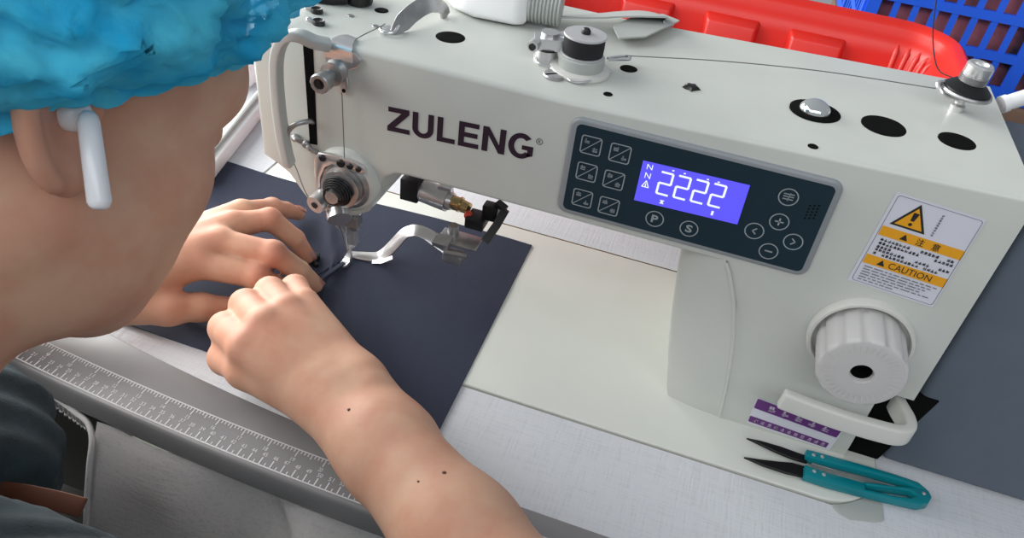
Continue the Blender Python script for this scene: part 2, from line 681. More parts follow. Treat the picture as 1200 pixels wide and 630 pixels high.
# bed with rounded corners
mb = MB()
pts = []
R = 34
for i in range(9):
    a = math.radians(-90 + 90 * i / 8)
    pts.append((376 - R + R * math.cos(a), -82.7 + R + R * math.sin(a)))
pts += [(376, 95.3), (-116, 95.3), (-116, -76)]
pts += [(-110, -82.7)]
mb.prism(pts, lambda a, b, d: (a, b, d), -40, 0.4)
mb.bevel(1.2, 3, 50)
mb.build('bed', BEDPAINT, machine)
mb = MB()
pad = smooth_path([(349, -84.6, 0), (358, -80, 0), (368, -71.5, 0), (374, -62, 0), (376, -50, 0), (378, -62, 0), (378.5, -78, 0), (377, -85.5, 0), (363, -90, 0), (358.5, -91.2, 0), (352, -88.5, 0), (349, -84.6, 0)], 4)
mb.prism([(p.x, p.y) for p in pad[:-1]], lambda a, b, d: (a, b, d), -8, 0.15)
mb.bevel(0.5, 2, 50)
mb.build('hinge_pad', GREYP, machine)
# needle plate under the cloth is hidden; arm casting
prof = [(-34.3, 101), (-35, 150), (-34.6, 176), (-32.5, 183), (-28, 187.5), (-20, 189), (-8, 188), (10, 186), (40, 185.2)]
prof += [(150, 185), (374.4, zt(374.4)), (374.4, 58), (357, 58), (357, 0.4), (280, 0.4), (276.5, 30), (271.5, 60), (264, 88), (256, 108), (252.5, 114.3)]
prof += [(235, 114.3), (64, 113.6), (56, 112.5), (50, 108.5), (45.5, 101), (42, 90), (37.5, 80), (28, 73.5), (10, 70.5), (0, 71), (-8, 80), (-17, 92), (-26, 97.5)]
mb = MB()
mb.prism(prof, lambda a, b, d: (a, d, b), FY, BY)
mb.bevel(4.0, 4, 40, pick=lambda e: (abs(e.verts[0].co.y - e.verts[1].co.y) < 0.01 and min(v.co.z for v in e.verts) > 59 and max(abs(v.co.y) for v in e.verts) < 200))
arm = mb.build('arm', ENAMEL, machine, sharp=50)
# column side: a swept face between the ridge and the left edge of the column
mb = MB()
secs = []
for z, xl_, xr_ in ((0.4, 246, 280), (8, 243.5, 279.4), (30, 239, 276.5), (60, 234.5, 271.5), (88, 231, 264), (104, 229.5, 257.5), (114.5, 228.5, 252.4), (120, 228.5, 251)):
    sec = []
    m = 8
    for i in range(m + 1):
        t = i / m
        xx = xr_ + (xl_ - xr_) * t
        dep = 7.5 * math.sin(min(t * 1.0, 1) * math.pi * 0.5) ** 1.4 if False else (2.2 * t + 3.2 * t ** 3) * (1 + 1.3 * min(1, max(0, z - 2) / 50.0))
        sec.append((xx, FY + 0.1 + dep, z))
    sec += [(xl_ - 1.6, FY + 15, z), (xl_ - 2.0, FY + 20, z), (xl_ - 2.0, BY - 4, z), (xr_, BY - 4, z)]
    secs.append(sec)
mb.loft(secs, closed=True, caps=True)
mb.build('column_side', ENAMEL, machine, sharp=40)
# raised ridge line down the column
mb = MB()
mb.tube(smooth_path([(252.5, FY + 0.3, 114), (256.5, FY + 0.2, 107), (264.3, FY + 0.2, 88), (271.7, FY + 0.2, 60), (276.8, FY + 0.2, 30), (280.2, FY + 0.2, 1)], 6), 1.15, 8)
mb.build('column_ridge', ENAMEL, machine)
# lever recess, motor housing
mb = MB()
mb.prism([(357, 0.6), (377, 0.6), (389, 58.5), (362, 58.5), (357, 50)], lambda a, b, d: (a, d, b), -39.5, 60)
mb.bevel(1, 2)
mb.build('lever_recess', HOLE, machine)
mb = MB()
mb.prism([(378, 0.4), (560, 0.4), (560, 168), (548, 181), (378, 181)], lambda a, b, d: (a, d, b), -38.5, 80)
mb.bevel(5, 3, 40)
mb.build('motor_housing', MOTORGREY, machine)
mb = MB()
mb.cyl((372, 30, 110), (380, 30, 110), 60, seg=40)
mb.build('shaft_collar', HOLE, machine)

# brand lettering, heavy block capitals drawn as polygons
mb = MB()


def arc(cx, cz, rx, rz, a0, a1, n=12):
    return [(cx + rx * math.cos(math.radians(a0 + (a1 - a0) * i / n)), cz + rz * math.sin(math.radians(a0 + (a1 - a0) * i / n))) for i in range(n + 1)]


def band_pts(A, B):
    for i in range(len(A) - 1):
        LET.append([A[i], A[i + 1], B[i + 1], B[i]])


LX = [(0, 13.2), (14.7, 27.0), (29.0, 39.6), (41.2, 52.8), (54.6, 67.4), (69.0, 82.8)]
W, T = 1.0, 3.3
LET = []
H = 15.2
# Z
w = 13.2
LET += [[(0.5, H - 3), (w - .4, H - 3), (w - .4, H), (0.5, H)], [(0, 0), (w, 0), (w, 3), (0, 3)], [(0, 3), (4.6, 3), (w - .4, H - 3), (w - 5, H - 3)]]
# U
x0 = 14.7
LET += [[(x0, 5.5), (x0 + T, 5.5), (x0 + T, H), (x0, H)], [(x0 + 9, 5.5), (x0 + 9 + T, 5.5), (x0 + 9 + T, H), (x0 + 9, H)]]
band_pts(arc(x0 + 6.15, 5.5, 6.15, 5.8, 180, 360), arc(x0 + 6.15, 5.5, 2.85, 2.8, 180, 360))
# L
x0 = 29.0
LET += [[(x0, 0), (x0 + T, 0), (x0 + T, H), (x0, H)], [(x0 + T, 0), (x0 + 10.4, 0), (x0 + 10.4, 3), (x0 + T, 3)]]
# E
x0 = 41.2
LET += [[(x0, 0), (x0 + T, 0), (x0 + T, H), (x0, H)]]
for z, ww in ((0, 11.6), (6.2, 10.7), (12.3, 11.3)):
    LET += [[(x0 + T, z), (x0 + ww, z), (x0 + ww, z + 2.9), (x0 + T, z + 2.9)]]
# N
x0 = 54.6
LET += [[(x0, 0), (x0 + T, 0), (x0 + T, H), (x0, H)], [(x0 + 9.5, 0), (x0 + 12.8, 0), (x0 + 12.8, H), (x0 + 9.5, H)],
        [(x0 + T, H), (x0 + T, H - 5.2), (x0 + 9.5, 0), (x0 + 9.5, 5.2)]]
# G
cx = 69.0 + 6.9
band_pts(arc(cx, H / 2, 6.9, H / 2 + .2, 42, 325, 24), arc(cx, H / 2, 3.6, H / 2 - 2.8, 48, 318, 24))
LET += [[(cx + .6, 5.6), (cx + 6.8, 5.6), (cx + 6.8, 8.3), (cx + .6, 8.3)], [(cx + 3.7, 1.4), (cx + 6.8, 2.6), (cx + 6.8, 5.6), (cx + 3.7, 5.6)]]
for q in LET:
    mb.poly([f1(50.2 + a * 1.045, 141.2 + (a * 0.056) + b) for a, b in q])
ring2(mb, f1, (139.4, 158.4), 1.7, 0.35)
text_on(mb, 'R', f1, 138.7, 140.1, 157.4, 159.4, 0.0)
mb.build('brand_lettering', LOGO, machine, recalc=False)

# control panel
mb = MB()
mb.prism(rrect(154.8, 293.6, 119.8, 178.6, 6), lambda a, b, d: (a, d, b), FY + 1, FY - 2.4)
mb.bevel(1.6, 3, 50, pick=lambda e: max(v.co.y for v in e.verts) < FY - 2)
panel = mb.build('control_panel', PANELRIM, machine)
PD = 2.55


def fp(a, b): return fr(a, b, PD + 0.25)


def fq(a, b): return fr(a, b, PD + 0.5)


mb = MB()
mb.prism(rrect(158.4, 290.2, 122.8, 175.6, 3), lambda a, b, d: (a, d, b), FY - 1.0, FY - PD)
mb.build('panel_film', PANELGLASS, panel)
mb = MB()
mb.poly([fp(a, b) for a, b in ((196.0, 139.8), (251.2, 141.4), (250.8, 165.4), (195.8, 164.2))])
disp = mb.build('display', LCD, panel, recalc=False)
mb = MB()
for i, x in enumerate((206.5, 215.6, 224.7, 233.8)):
    z = 147.6 + i * 0.3
    ww, hh, t = 6.2, 13.0, 1.15
    segs = [((x, z + hh), (x + ww, z + hh)), ((x + ww, z + hh), (x + ww, z + hh / 2)), ((x, z + hh / 2), (x + ww, z + hh / 2)),
            ((x, z + hh / 2), (x, z)), ((x, z), (x + ww, z))]
    for p, q in segs:
        line2(mb, fq, p, q, t)
text_on(mb, 'N', fq, 198.5, 201.5, 160.0, 163.0)
text_on(mb, 'N', fq, 198.5, 201.5, 154.6, 158.0)
for p, q in (((198.2, 149.4), (201.8, 149.4)), ((198.2, 149.4), (200, 153.2)), ((200, 153.2), (201.8, 149.4)), ((200, 149.4), (200, 151.6))):
    line2(mb, fq, p, q, 0.5)
for x in (211.5, 217.5, 229.5, 235):
    line2(mb, fq, (x, 162.7), (x + 1.1, 162.9), 0.7)
line2(mb, fq, (209.5, 142.0), (211.5, 144.2), 0.5)
line2(mb, fq, (209.5, 144.2), (211.5, 142.0), 0.5)
line2(mb, fq, (210.5, 141.8), (210.5, 144.4), 0.4)
text_on(mb, '1', fq, 236.6, 237.8, 143.0, 145.6)
mb.build('display_digits', LCDTXT, disp, recalc=False)
rnd = random.Random(4)
for x, z in ((167.6, 165), (183.3, 164.6), (168, 149), (183.1, 148.4), (168.4, 132.4), (183.5, 131.8)):
    mb = MB()
    frame2(mb, fp, rrect(x - 5.6, x + 5.6, z - 5.4, z + 5.4, 1.6), rrect(x - 5.0, x + 5.0, z - 4.8, z + 4.8, 1.2))
    line2(mb, fp, (x - 4.6, z - 4.4), (x + 4.6, z + 4.4), 0.45)
    for cx, cz in ((x - 2.4, z + 2.2), (x + 2.5, z - 2.2)):
        glyph(mb, fp, cx - 1.6, cz - 1.4, 3.2, 2.8, rnd, 0.45)
    mb.build('button', ICON, panel, recalc=False)
for (x, z), ch in (((209.2, 131.6), 'P'), ((228.1, 131.2), 'S'), ((270.3, 164.2), '='), ((270.5, 149.2), '+'), ((260.4, 140.2), '<'), ((280.6, 139.8), '>'), ((270.8, 130.4), '-')):
    mb = MB()
    ring2(mb, fp, (x, z), 4.7, 0.6)
    if ch in 'PS':
        text_on(mb, ch, fp, x - 1.8, x + 1.8, z - 2.4, z + 2.4, 0.03)
    elif ch == '=':
        for dz in (-1.3, 0.2, 1.6):
            line2(mb, fp, (x - 2.6, z + dz), (x + 2.6, z + dz + 0.2), 0.6)
        line2(mb, fp, (x, z - 2.2), (x + .6, z + 2.4), 0.5)
    elif ch == '+':
        line2(mb, fp, (x - 2.2, z), (x + 2.2, z), 0.8)
        line2(mb, fp, (x, z - 2.2), (x, z + 2.2), 0.8)
    elif ch == '-':
        line2(mb, fp, (x - 2.0, z), (x + 2.0, z), 0.8)
    else:
        s = 1 if ch == '<' else -1
        line2(mb, fp, (x + s, z + 1.8), (x - s, z), 0.7)
        line2(mb, fp, (x + s, z - 1.8), (x - s, z), 0.7)
    mb.build('button', ICON, panel, recalc=False)
mb = MB()
for i in range(3):
    for j in range(5):
        mb.poly([fp(281.5 + i * 2.0 + 0.5 * math.cos(a), 155.0 + j * 1.9 + i * .6 + 0.5 * math.sin(a)) for a in [k * math.pi / 4 for k in range(8)]])
mb.build('speaker_grille', HOLE, panel, recalc=False)

# warning label (the square code beside the triangle is left out)
LA, LB, LC, LD = (313.6, 124.6), (357.6, 121.6), (358.8, 177.0), (316.6, 180.0)   # corners, counter-clockwise


def lab(d):
    def g(a, b):          # a, b in 0..1
        x = (1 - a) * (1 - b) * LA[0] + a * (1 - b) * LB[0] + a * b * LC[0] + (1 - a) * b * LD[0]
        z = (1 - a) * (1 - b) * LA[1] + a * (1 - b) * LB[1] + a * b * LC[1] + (1 - a) * b * LD[1]
        return fr(x, z, d)
    return g


mb = MB()
mb.poly([lab(0.3)(*p) for p in ((0, 0), (1, 0), (1, 1), (0, 1))])
label = mb.build('warning_label', LABELW, machine, recalc=False)
g1, g2 = lab(0.45), lab(0.6)
mb = MB()
mb.poly([g1(*p) for p in ((.05, .555), (.985, .555), (.985, .655), (.05, .655))])
mb.poly([g1(*p) for p in ((.05, .235), (.985, .235), (.985, .335), (.05, .335))])
mb.build('orange_band', LABELY, label, recalc=False)
mb = MB()
mb.poly([g1(*p) for p in ((.10, .69), (.50, .69), (.31, .955))])
tri = mb.build('warning_triangle', INK, label, recalc=False)
mb = MB()
mb.poly([g2(*p) for p in ((.145, .71), (.455, .71), (.308, .915))])
mb.build('triangle_fill', LABELY, tri, recalc=False) if False else mb.build('triangle_fill', LABELY, label, recalc=False)
g3 = lab(0.75)
mb = MB()
mb.poly([g3(*p) for p in ((.285, .78), (.325, .78), (.345, .865), (.28, .865))])
mb.poly([g3(.305 + .022 * math.cos(a), .745 + .018 * math.sin(a)) for a in [k * math.pi / 4 for k in range(8)]])
mb.poly([g2(*p) for p in ((.28, .575), (.37, .575), (.325, .638))])
mb.poly([g2(*p) for p in ((.20, .255), (.29, .255), (.245, .318))])
text_on(mb, '注', g2, .46, .55, .568, .642, 0.01)
text_on(mb, '意', g2, .64, .73, .568, .642, 0.01)
text_on(mb, 'CAUTION', g2, .33, .82, .252, .318, 0.0)
rnd = random.Random(7)
rows = [(.505, [(.10, .47), (.56, .80), (.86, .95)]), (.465, [(.10, .60), (.74, .95)]), (.425, [(.10, .26)]), (.392, [(.10, .47), (.56, .76), (.83, .97)]), (.352, [(.10, .15), (.20, .62), (.68, .86)])]
for zz, runs in rows:
    for a0, a1 in runs:
        x = a0
        while x + .03 <= a1:
            glyph(mb, g2, x, zz, .037, .031, rnd, 0.006)
            x += .043
for (a0, z0) in ((.62, .70),):
    pass
mb.build('label_print', INK, label, recalc=False)
mb = MB()
for zz, a1 in ((.205, .93), (.175, .88), (.145, .83), (.115, .78), (.085, .90), (.055, .50)):
    x = .09
    while x < a1:
        ww = rnd.uniform(.03, .11)
        line2(mb, g2, (x, zz), (min(x + ww, a1), zz), 0.012)
        x += ww + .018
frame2(mb, g1, rrect(.035, .985, .02, .98, .03), rrect(.042, .978, .025, .975, .027))
for i in range(9):
    glyph(mb, g2, .56, .70 + i * .026, .03, .018, rnd, .006)
mb.build('label_small_print', INKG, label, recalc=False)

# purple label
PA, PB, PC, PE = (296.2, 3.6), (347.6, 1.5), (349.4, 21.2), (296.2, 26.4)


def plab(d):
    def g(a, b):
        x = (1 - a) * (1 - b) * PA[0] + a * (1 - b) * PB[0] + a * b * PC[0] + (1 - a) * b * PE[0]
        z = (1 - a) * (1 - b) * PA[1] + a * (1 - b) * PB[1] + a * b * PC[1] + (1 - a) * b * PE[1]
        return fr(x, z, d)
    return g


p1_, p2_, p3_ = plab(.3), plab(.45), plab(.6)
mb = MB()
mb.poly([p1_(*p) for p in ((0, 0), (1, 0), (1, 1), (0, 1))])
pl = mb.build('purple_label', LABELW, machine, recalc=False)
mb = MB()
mb.poly([p2_(*p) for p in rrect(.01, .98, .60, .97, .02)])
mb.poly([p2_(*p) for p in rrect(.01, .95, .06, .29, .02)])
mb.build('purple_band', PURPLE, pl, recalc=False)
mb = MB()
rnd = random.Random(3)
for i in range(5):
    glyph(mb, p3_, .16 + i * .155, .68, .09, .20, rnd, .025)
for i in range(11):
    glyph(mb, p3_, .07 + i * .08, .11, .045, .13, rnd, .018)
mb.build('label_characters', LILAC, pl, recalc=False)

# stitch length dial
mb = MB()
AX = (0, -1, 0)
C0 = Vector((333, FY, 89.5))
mb.lathe([(27.5, -1), (27.5, 4.0), (26.6, 5.4), (25.2, 5.4), (24.6, 4.4), (24.6, -1)], C0, AX, 56)
mb.build('dial_ring', PLASTIC_W, machine)
mb = MB()
mb.lathe([(0, 0), (22, 0), (22.6, 4), (22.6, 27), (21.6, 29), (20.4, 29.4), (6.2, 29.4), (5.6, 28.6), (5.4, 18), (0, 18)], C0, AX, 180,
         wob=lambda a, h: 1.0 if (h < 3 or h > 28.5 or h == 18) else 1.0 - 0.075 * (0.5 + 0.5 * math.cos(a * 12)) ** 4 * (1 if h < 27.5 else .5))
dial = mb.build('stitch_length_dial', PLASTIC_G, machine, sharp=50)
mb = MB()
for i in range(36):
    a = 2 * math.pi * i / 36
    for r0, r1 in ((14.5, 18.8 if i % 4 else 20.0),):
        c, s = math.cos(a), math.sin(a)
        w = .32
        y = C0.y - 29.75
        mb.poly([(C0.x + r0 * c - w * s, y, C0.z + r0 * s + w * c), (C0.x + r1 * c - w * s, y, C0.z + r1 * s + w * c),
                 (C0.x + r1 * c + w * s, y, C0.z + r1 * s - w * c), (C0.x + r0 * c + w * s, y, C0.z + r0 * s - w * c)])
mb.build('dial_marks', PLASTIC_W, dial, recalc=False)
mb = MB()
mb.lathe([(0, 18.3), (5.3, 18.3), (5.3, 26.5), (5.45, 26.5), (5.45, 18.0), (0, 18.0)], C0, AX, 24)  # near-black lining stands in for the shade inside the bore
mb.build('bore_shade_lining', HOLE, dial)

# reverse lever: a white bar that stands off the column and hooks back into the recess
mb = MB()
path = [(303.5, -65.5, 50.2), (308, -65.7, 49.8)] + smooth_path([(320, -66.2, 49), (340, -66.8, 48.4), (360, -66.6, 48.6), (369, -65.4, 49), (373, -61.5, 49.6), (372.5, -54, 50), (369, -42, 49), (366, -24, 48)], 5)
mb.strip(path, (0, 0, 1), 6.5, 12.5)
mb.bevel(1.8, 3, 40)
mb.build('reverse_lever', PLASTIC_W, machine)

# ---- top of the arm


def topz(x): return zt(x)


def plug(x, y, r, name='oil_plug', m=HOLE, ring=True, h=0.5, sx=1.0):
    z = topz(x)
    mb = MB()
    mb.lathe([(0, -2), (r, -2), (r, h * .5), (r * .86, h), (r * .6, h * .7), (0, h * .6)], (x, y, z), (0, 0, 1), 32)
    return mb.build(name, m, machine)


plug(68.5, 0.1, 8.6)
plug(309.6, 4.2, 11.8)
plug(345.2, 3.6, 9.4)
plug(171.8, 12.6, 5.0)
plug(-8.4, -15.6, 3.6, m=BLACKP, h=2.5)
plug(0, -28.5, 3.6, m=BLACKP, h=2.5)
plug(18.4, 13.7, 4.2)
plug(168.3, -26.4, 2.5, 'screw_hole')
plug(273.8, -37.5, 2.6, 'screw_hole')
plug(26.1, -10.1, 2.0, 'screw_hole', STEEL)
plug(8, -5.5, 2.0, 'screw_hole', STEEL)
for x, y in ((-8.4, -15.6), (0, -28.5)):
    mb = MB()
    mb.tube(smooth_path([(x - 3, y - 1, zt(x) + .8), (x - 6.5, y - 1.5, zt(x) + 1.6), (x - 6.8, y + 1.6, zt(x) + 1.6), (x - 3, y + 2, zt(x) + .8)], 5), .6, 8)
    mb.build('pad_loop', CHROME, machine)
# stained spot with a small fitting
mb = MB()
mb.lathe([(0, 0), (4.2, 0), (4.4, .4), (3, 1.6), (0, 1.9)], (208.5, 3.5, topz(208)), (0, 0, 1), 14, wob=lambda a, h: 1 + .22 * math.sin(a * 5))
mb.build('oil_plug', BLACKP, machine)
# oil sight window
mb = MB()
mb.lathe([(0, -2), (13.2, -2), (13.4, .6), (12.4, .9), (0, .3)], (274.3, 5.1, topz(274)), (0, 0, 1), 36)
sight = mb.build('oil_sight_window', HOLE, machine)
mb = MB()
mb.lathe([(8.2, 0), (8.0, 2.2), (6.0, 4.6), (3.2, 6), (0, 6.5)], (274.0, 5.6, topz(274)), (0, 0, 1), 28)
mb.build('clear_dome', DOME, sight)
# slotted screw
mb = MB()
mb.lathe([(0, 0), (6.2, 0), (6.2, 1.2), (5.6, 1.8), (0, 1.9)], (136.4, -19.2, topz(136)), (0, 0, 1), 24)
scr = mb.build('slotted_screw', STEEL, machine)
mb = MB()
mb.obox((136.4, -19.2, topz(136) + 1.9), (0.75, 0.66, 0), (-.66, .75, 0), 5.2, .55, .15)
mb.build('screw_slot', HOLE, scr)
# bobbin winder
BW = Vector((147.2, -4.6, 185.0))
mb = MB()
mb.lathe([(0, 0), (16.4, 0), (17.0, 1.2), (16.4, 2.8), (14.5, 3.4), (0, 3.4)], BW, (0, 0, 1), 40)
win = mb.build('bobbin_winder', PLASTIC_W, machine)
mb = MB()
mb.lathe([(0, 3), (12.6, 3), (12.8, 4), (12.8, 9.2), (12, 9.8), (0, 9.8)], BW, (0, 0, 1), 36)
mb.build('winder_wheel', GREYP, win)
mb = MB()
mb.tube(smooth_path([(164, 0, 187.5), (156, -18.5, 187), (147, -22.4, 186.4), (137, -12.5, 187), (124, -10, 187), (119.5, 2, 188.5), (121, 9, 190.5)], 8), .7, 8)
mb.build('wire_loop', CHROME, win)
mb = MB()
mb.tube(smooth_path([(160.5, 6, 191), (168, 12.5, 190.5), (171, 15, 190.5), (169.5, 18.5, 190.5), (163.5, 14, 190.5), (159.5, 8, 190.8)], 6), .8, 8)
mb.build('trip_lever', CHROME, win)
mb = MB()
mb.cyl((126.5, -1.5, 185), (126.5, -1.5, 193.5), 6.8, 6.2)
mb.obox((127, -2, 196.5), (1, .35, 0), (-.35, 1, 0), 8, 5.4, 3.2)
mb.cyl((121.5, -8, 196.5), (120.8, -13, 196), 3.3)
mb.cyl((132, 3, 197), (137, 5, 199), 4.2)
mb.cyl((127, -1, 199), (127, -1, 202), 5.0)
mb.build('winder_tension_post', CHROME, win, sharp=30)
mb = MB()
mb.cyl((120.9, -12.6, 196.05), (120.7, -13.6, 195.95), 2.0)
mb.cyl((126.7, -1.6, 192.6), (126.7, -1.6, 193.8), 6.9)
mb.build('tension_knob', BLACKP, win)
# grey bracket sheet behind the winder
mb = MB()
mb.strip(smooth_path([(112, 55, 189.5), (135, 66, 191), (158, 82, 192.5), (176, 93, 192), (184, 92, 187)], 6), (0, .3, 1), [16, 16, 16, 16, 16, 17, 17, 18, 18, 18, 20, 22, 24, 26, 28, 30, 30, 30, 30, 30, 30, 28, 26, 24, 24], 1.0)
mb.prism([(152, 58), (159, 41), (173, 52), (188, 92), (176, 98), (160, 84)], lambda a, b, d: (a, b, d + 0.02 * (a - 150)), 190.2, 191.2)
mb.build('winder_bracket', GREYP, machine)
# wire thread guide in the middle of the top
mb = MB()
mb.strip(smooth_path([(39, -15, 185.5), (41.5, -7, 190), (44, 2, 193.5), (48, 14, 195.5), (53, 24, 192), (54.5, 28, 185.4)], 6), (0.7, -.4, .6), [4, 5, 6, 7, 8, 9, 10, 10, 10, 10, 10, 10, 10, 10, 10, 10, 10, 10, 10, 9, 9, 9, 8, 8, 8, 8, 8, 8, 8, 8, 8], 1.6)
gd = mb.build('top_thread_guide', STEEL, machine)
mb = MB()
mb.tube(smooth_path([(34, -8, 186.5), (31, -14, 187), (35, -20, 187.5), (41, -18, 188), (41, -11, 189.5)], 5), .8, 8)
mb.lathe([(0, 0), (3.4, 0), (3.4, 2.5), (0, 3)], (35.5, -13, 185), (0, 0, 1), 16)
mb.build('guide_loop', CHROME, gd)
# thread tension post at the right end
TP = Vector((349.5, 45.0, topz(349)))
mb = MB()
mb.lathe([(0, 0), (3.8, 0), (4.0, 3.4), (2.6, 4.4), (2.4, 9), (0, 9)], TP, (0, 0, 1), 16)
mb.tube(smooth_path([TP + Vector((-2, -2, 7)), TP + Vector((-11, -5, 9)), TP + Vector((-15, -2, 13)), TP + Vector((-10, 3, 12.5)), TP + Vector((0, 0, 11))], 6), 1.3, 8)
post = mb.build('pre_tension_post', CHROME, machine)
mb = MB()
mb.lathe([(0, 9), (9, 9.3), (13.4, 10.5), (13.7, 11.4), (13.3, 12.4), (0, 12.4)], TP, (0.05, 0, 1), 32)
mb.build('tension_disc', STEEL, post)
mb = MB()
mb.lathe([(12.3, 12.3), (12.1, 13.4), (9, 16), (6.3, 17.5), (6, 20), (0, 20)], TP, (0.05, 0, 1), 32)
mb.build('spring_cap', DARKMETAL, post)
mb = MB()
for i in range(6):
    mb.lathe([(6.6, 17 + i * .8), (7.2, 17.4 + i * .8), (6.6, 17.8 + i * .8)], TP, (0.05, 0, 1), 20)
mb.build('coil_spring', STEEL, post)
mb = MB()
mb.lathe([(0, 20.5), (6.6, 20.5), (7, 21.5), (7, 26.5), (6.2, 27.5), (4.0, 27.5), (3.6, 26), (0, 26)], TP, (0.05, 0, 1), 28)
mb.build('knurled_nut', CHROME, post)

# ---- head of the machine, left end
# slot for the take-up lever
mb = MB()
mb.prism([(-0.4, 118.5), (4.6, 119), (5.0, 184.2), (-1.2, 183.6)], lambda a, b, d: (a, d, b), FY + 3, FY - 0.3)
mb.build('take_up_slot', HOLE, machine)
mb = MB()
mb.tube(smooth_path([(2.5, FY + 1, 133), (1.0, FY - 4, 135.5), (-4, FY - 9, 134.5), (-7.5, FY - 11, 130.5), (-8.5, FY - 11, 127)], 6), 1.6, 10)
mb.build('take_up_lever', STEEL, machine)
# curved finger guard over the slot
mb = MB()
gp = [(17, FY - 3, 185.4), (11, FY - 9, 188), (5.5, FY - 12.5, 191), (0.5, FY - 14, 190.8), (-4.5, FY - 14, 187), (-8.5, FY - 14, 179), (-10.4, FY - 14, 168),
      (-10.8, FY - 14, 150), (-10.2, FY - 13.5, 130), (-9.3, FY - 12, 114), (-8.8, FY - 10.5, 107)]
mb.strip(smooth_path(gp, 6), (0, 1, 0), 5.6, 7.5)
mb.bevel(2.0, 3, 40)
mb.build('finger_guard', GUARDGREY, machine)
# wire guide on the face
mb = MB()
mb.tube(smooth_path([(-11, FY - 1.5, 121.5), (-7, FY - 4, 121.5), (-2, FY - 2, 119), (2, FY - 4, 117.5), (5.5, FY - 1, 114)], 6), 1.5, 8)
mb.ball((-9, FY - 2, 121), 2.6)
mb.ball((-2.0, FY - 2, 118.8), 2.6)
mb.build('face_thread_guide', STEEL, machine)
# upper tension on the arm
UT = Vector((22, FY, 170.5))
mb = MB()
mb.prism([(13, 182), (31, 183.5), (35, 180.5), (33, 175.5), (26, 172), (27, 161.5), (24.5, 157), (21, 158), (20.5, 168), (13, 175)], lambda a, b, d: (a, d, b), FY + 1, FY - 2.2)
mb.bevel(.7, 2, 40)
mb.strip(smooth_path([(22, FY - 2.4, 178), (22, FY - 1.2, 184), (22.3, FY + 4, 186.6), (23, FY + 11, 186.2)], 5), (0, -.6, .8), [17, 17, 17, 16, 16, 15, 15, 14, 13, 12, 11, 10, 9, 8, 7, 6], 1.6)
ut = mb.build('upper_thread_guide', CHROME, machine)
mb = MB()
mb.lathe([(0, 0), (6.6, 0), (6.9, 1), (4.2, 3), (4.2, 4.4), (6.9, 6.2), (6.6, 7.2), (3.4, 8), (3.2, 13)], (20.5, FY - 2, 171.2), AX, 28)
mb.build('tension_disc', STEEL, ut)
mb = MB()
mb.lathe([(0, 13), (5.2, 13), (5.6, 14), (5.6, 20), (4.9, 20.6), (3.2, 20.6), (2.9, 19.6), (0, 19.6)], (20.5, FY - 2, 171.2), AX, 24, wob=lambda a, h: 1 + .03 * math.sin(a * 14))
mb.build('tension_knob', STEEL, ut)
mb = MB()
mb.lathe([(3.1, 19.7), (3.1, 20.0), (1.4, 20.0), (1.4, 20.9), (0, 20.9)], (20.5, FY - 2, 171.2), AX, 24)
mb.build('knob_recess', DARKMETAL, ut)
mb = MB()
mb.lathe([(0, 0), (1.6, 0), (1.6, .4), (0, .4)], (22.2, FY - 2, 179), AX, 12)
mb.lathe([(0, 0), (1.2, 0), (1.2, .4), (0, .4)], (24.3, FY - 2.0, 160), AX, 12)
mb.build('guide_eye', HOLE, ut)
# big tension assembly, on a raised boss
mb = MB()
mb.lathe([(21.5, -2), (21.2, 2.5), (18.5, 4.6), (0, 5)], (24, FY, 101), AX, 40)
mb.build('tension_boss', ENAMEL, machine, sharp=60)
mb = MB()
mb.prism([(5.5, 113.5), (9, 118.5), (18, 119.5), (30, 119), (38, 117.5), (40, 114), (36, 111.5), (26, 112), (18, 113), (13, 109.5), (9.5, 101), (9, 92), (5.5, 93), (6, 104)],
         lambda a, b, d: (a, d, b), FY - 4.4, FY - 7.4)
mb.bevel(.8, 2, 40)
tn = mb.build('thread_tension', CHROME, machine)
mb = MB()
for i, (x, z, r) in enumerate(((12, 116, 2.2), (24, 115.8, 2.6), (30, 115.4, 2.0), (35.5, 115, 1.8))):
    mb.lathe([(0, 0), (r, 0), (r, 1.2), (r * .7, 1.8), (0, 1.8)], (x, FY - 7.2, z), AX, 14)
mb.build('guide_screw', DARKMETAL, tn)
TC = Vector((24.5, FY - 4.5, 99.5))
mb = MB()
mb.lathe([(0, -1), (16.5, -1), (16.8, 0), (14, 1.6), (12, 1.2), (12.6, 1.4), (12.6, 2), (9, 3.6), (9, 4.6), (12.4, 6.2), (12.2, 7.2), (8.5, 8), (0, 8)], TC, AX, 40)
mb.build('tension_disc', STEEL, tn)
mb = MB()
pts = []
for i in range(150):
    a = i / 150 * 2 * math.pi * 5
    r = 9.6 - 4.4 * i / 150
    pts.append(TC + Vector((r * math.cos(a), -8.5 - 7.5 * i / 150, r * math.sin(a))))
mb.tube(pts, .75, 6)
mb.build('coil_spring', DARKMETAL, tn)
mb = MB()
mb.lathe([(0, 8), (4.2, 8), (4.2, 17), (0, 17)], TC, AX, 20)
mb.build('tension_stud', STEEL, tn)
mb = MB()
mb.cyl((12, FY - 8, 88.5), (10.5, FY - 17, 87.5), 6.2, 5.8, 20)
mb.cyl((16, FY - 6, 84), (22, FY - 10, 80), 4.2, 4.8, 18)
mb.cyl((22, FY - 9, 81.5), (25, FY - 13, 79), 7.6, 7.6, 24)
mb.build('tension_nut', CHROME, tn, sharp=30)
mb = MB()
mb.cyl((10.55, FY - 16.7, 87.55), (10.4, FY - 17.5, 87.45), 2.2)
mb.build('nut_bore', DARKMETAL, tn)
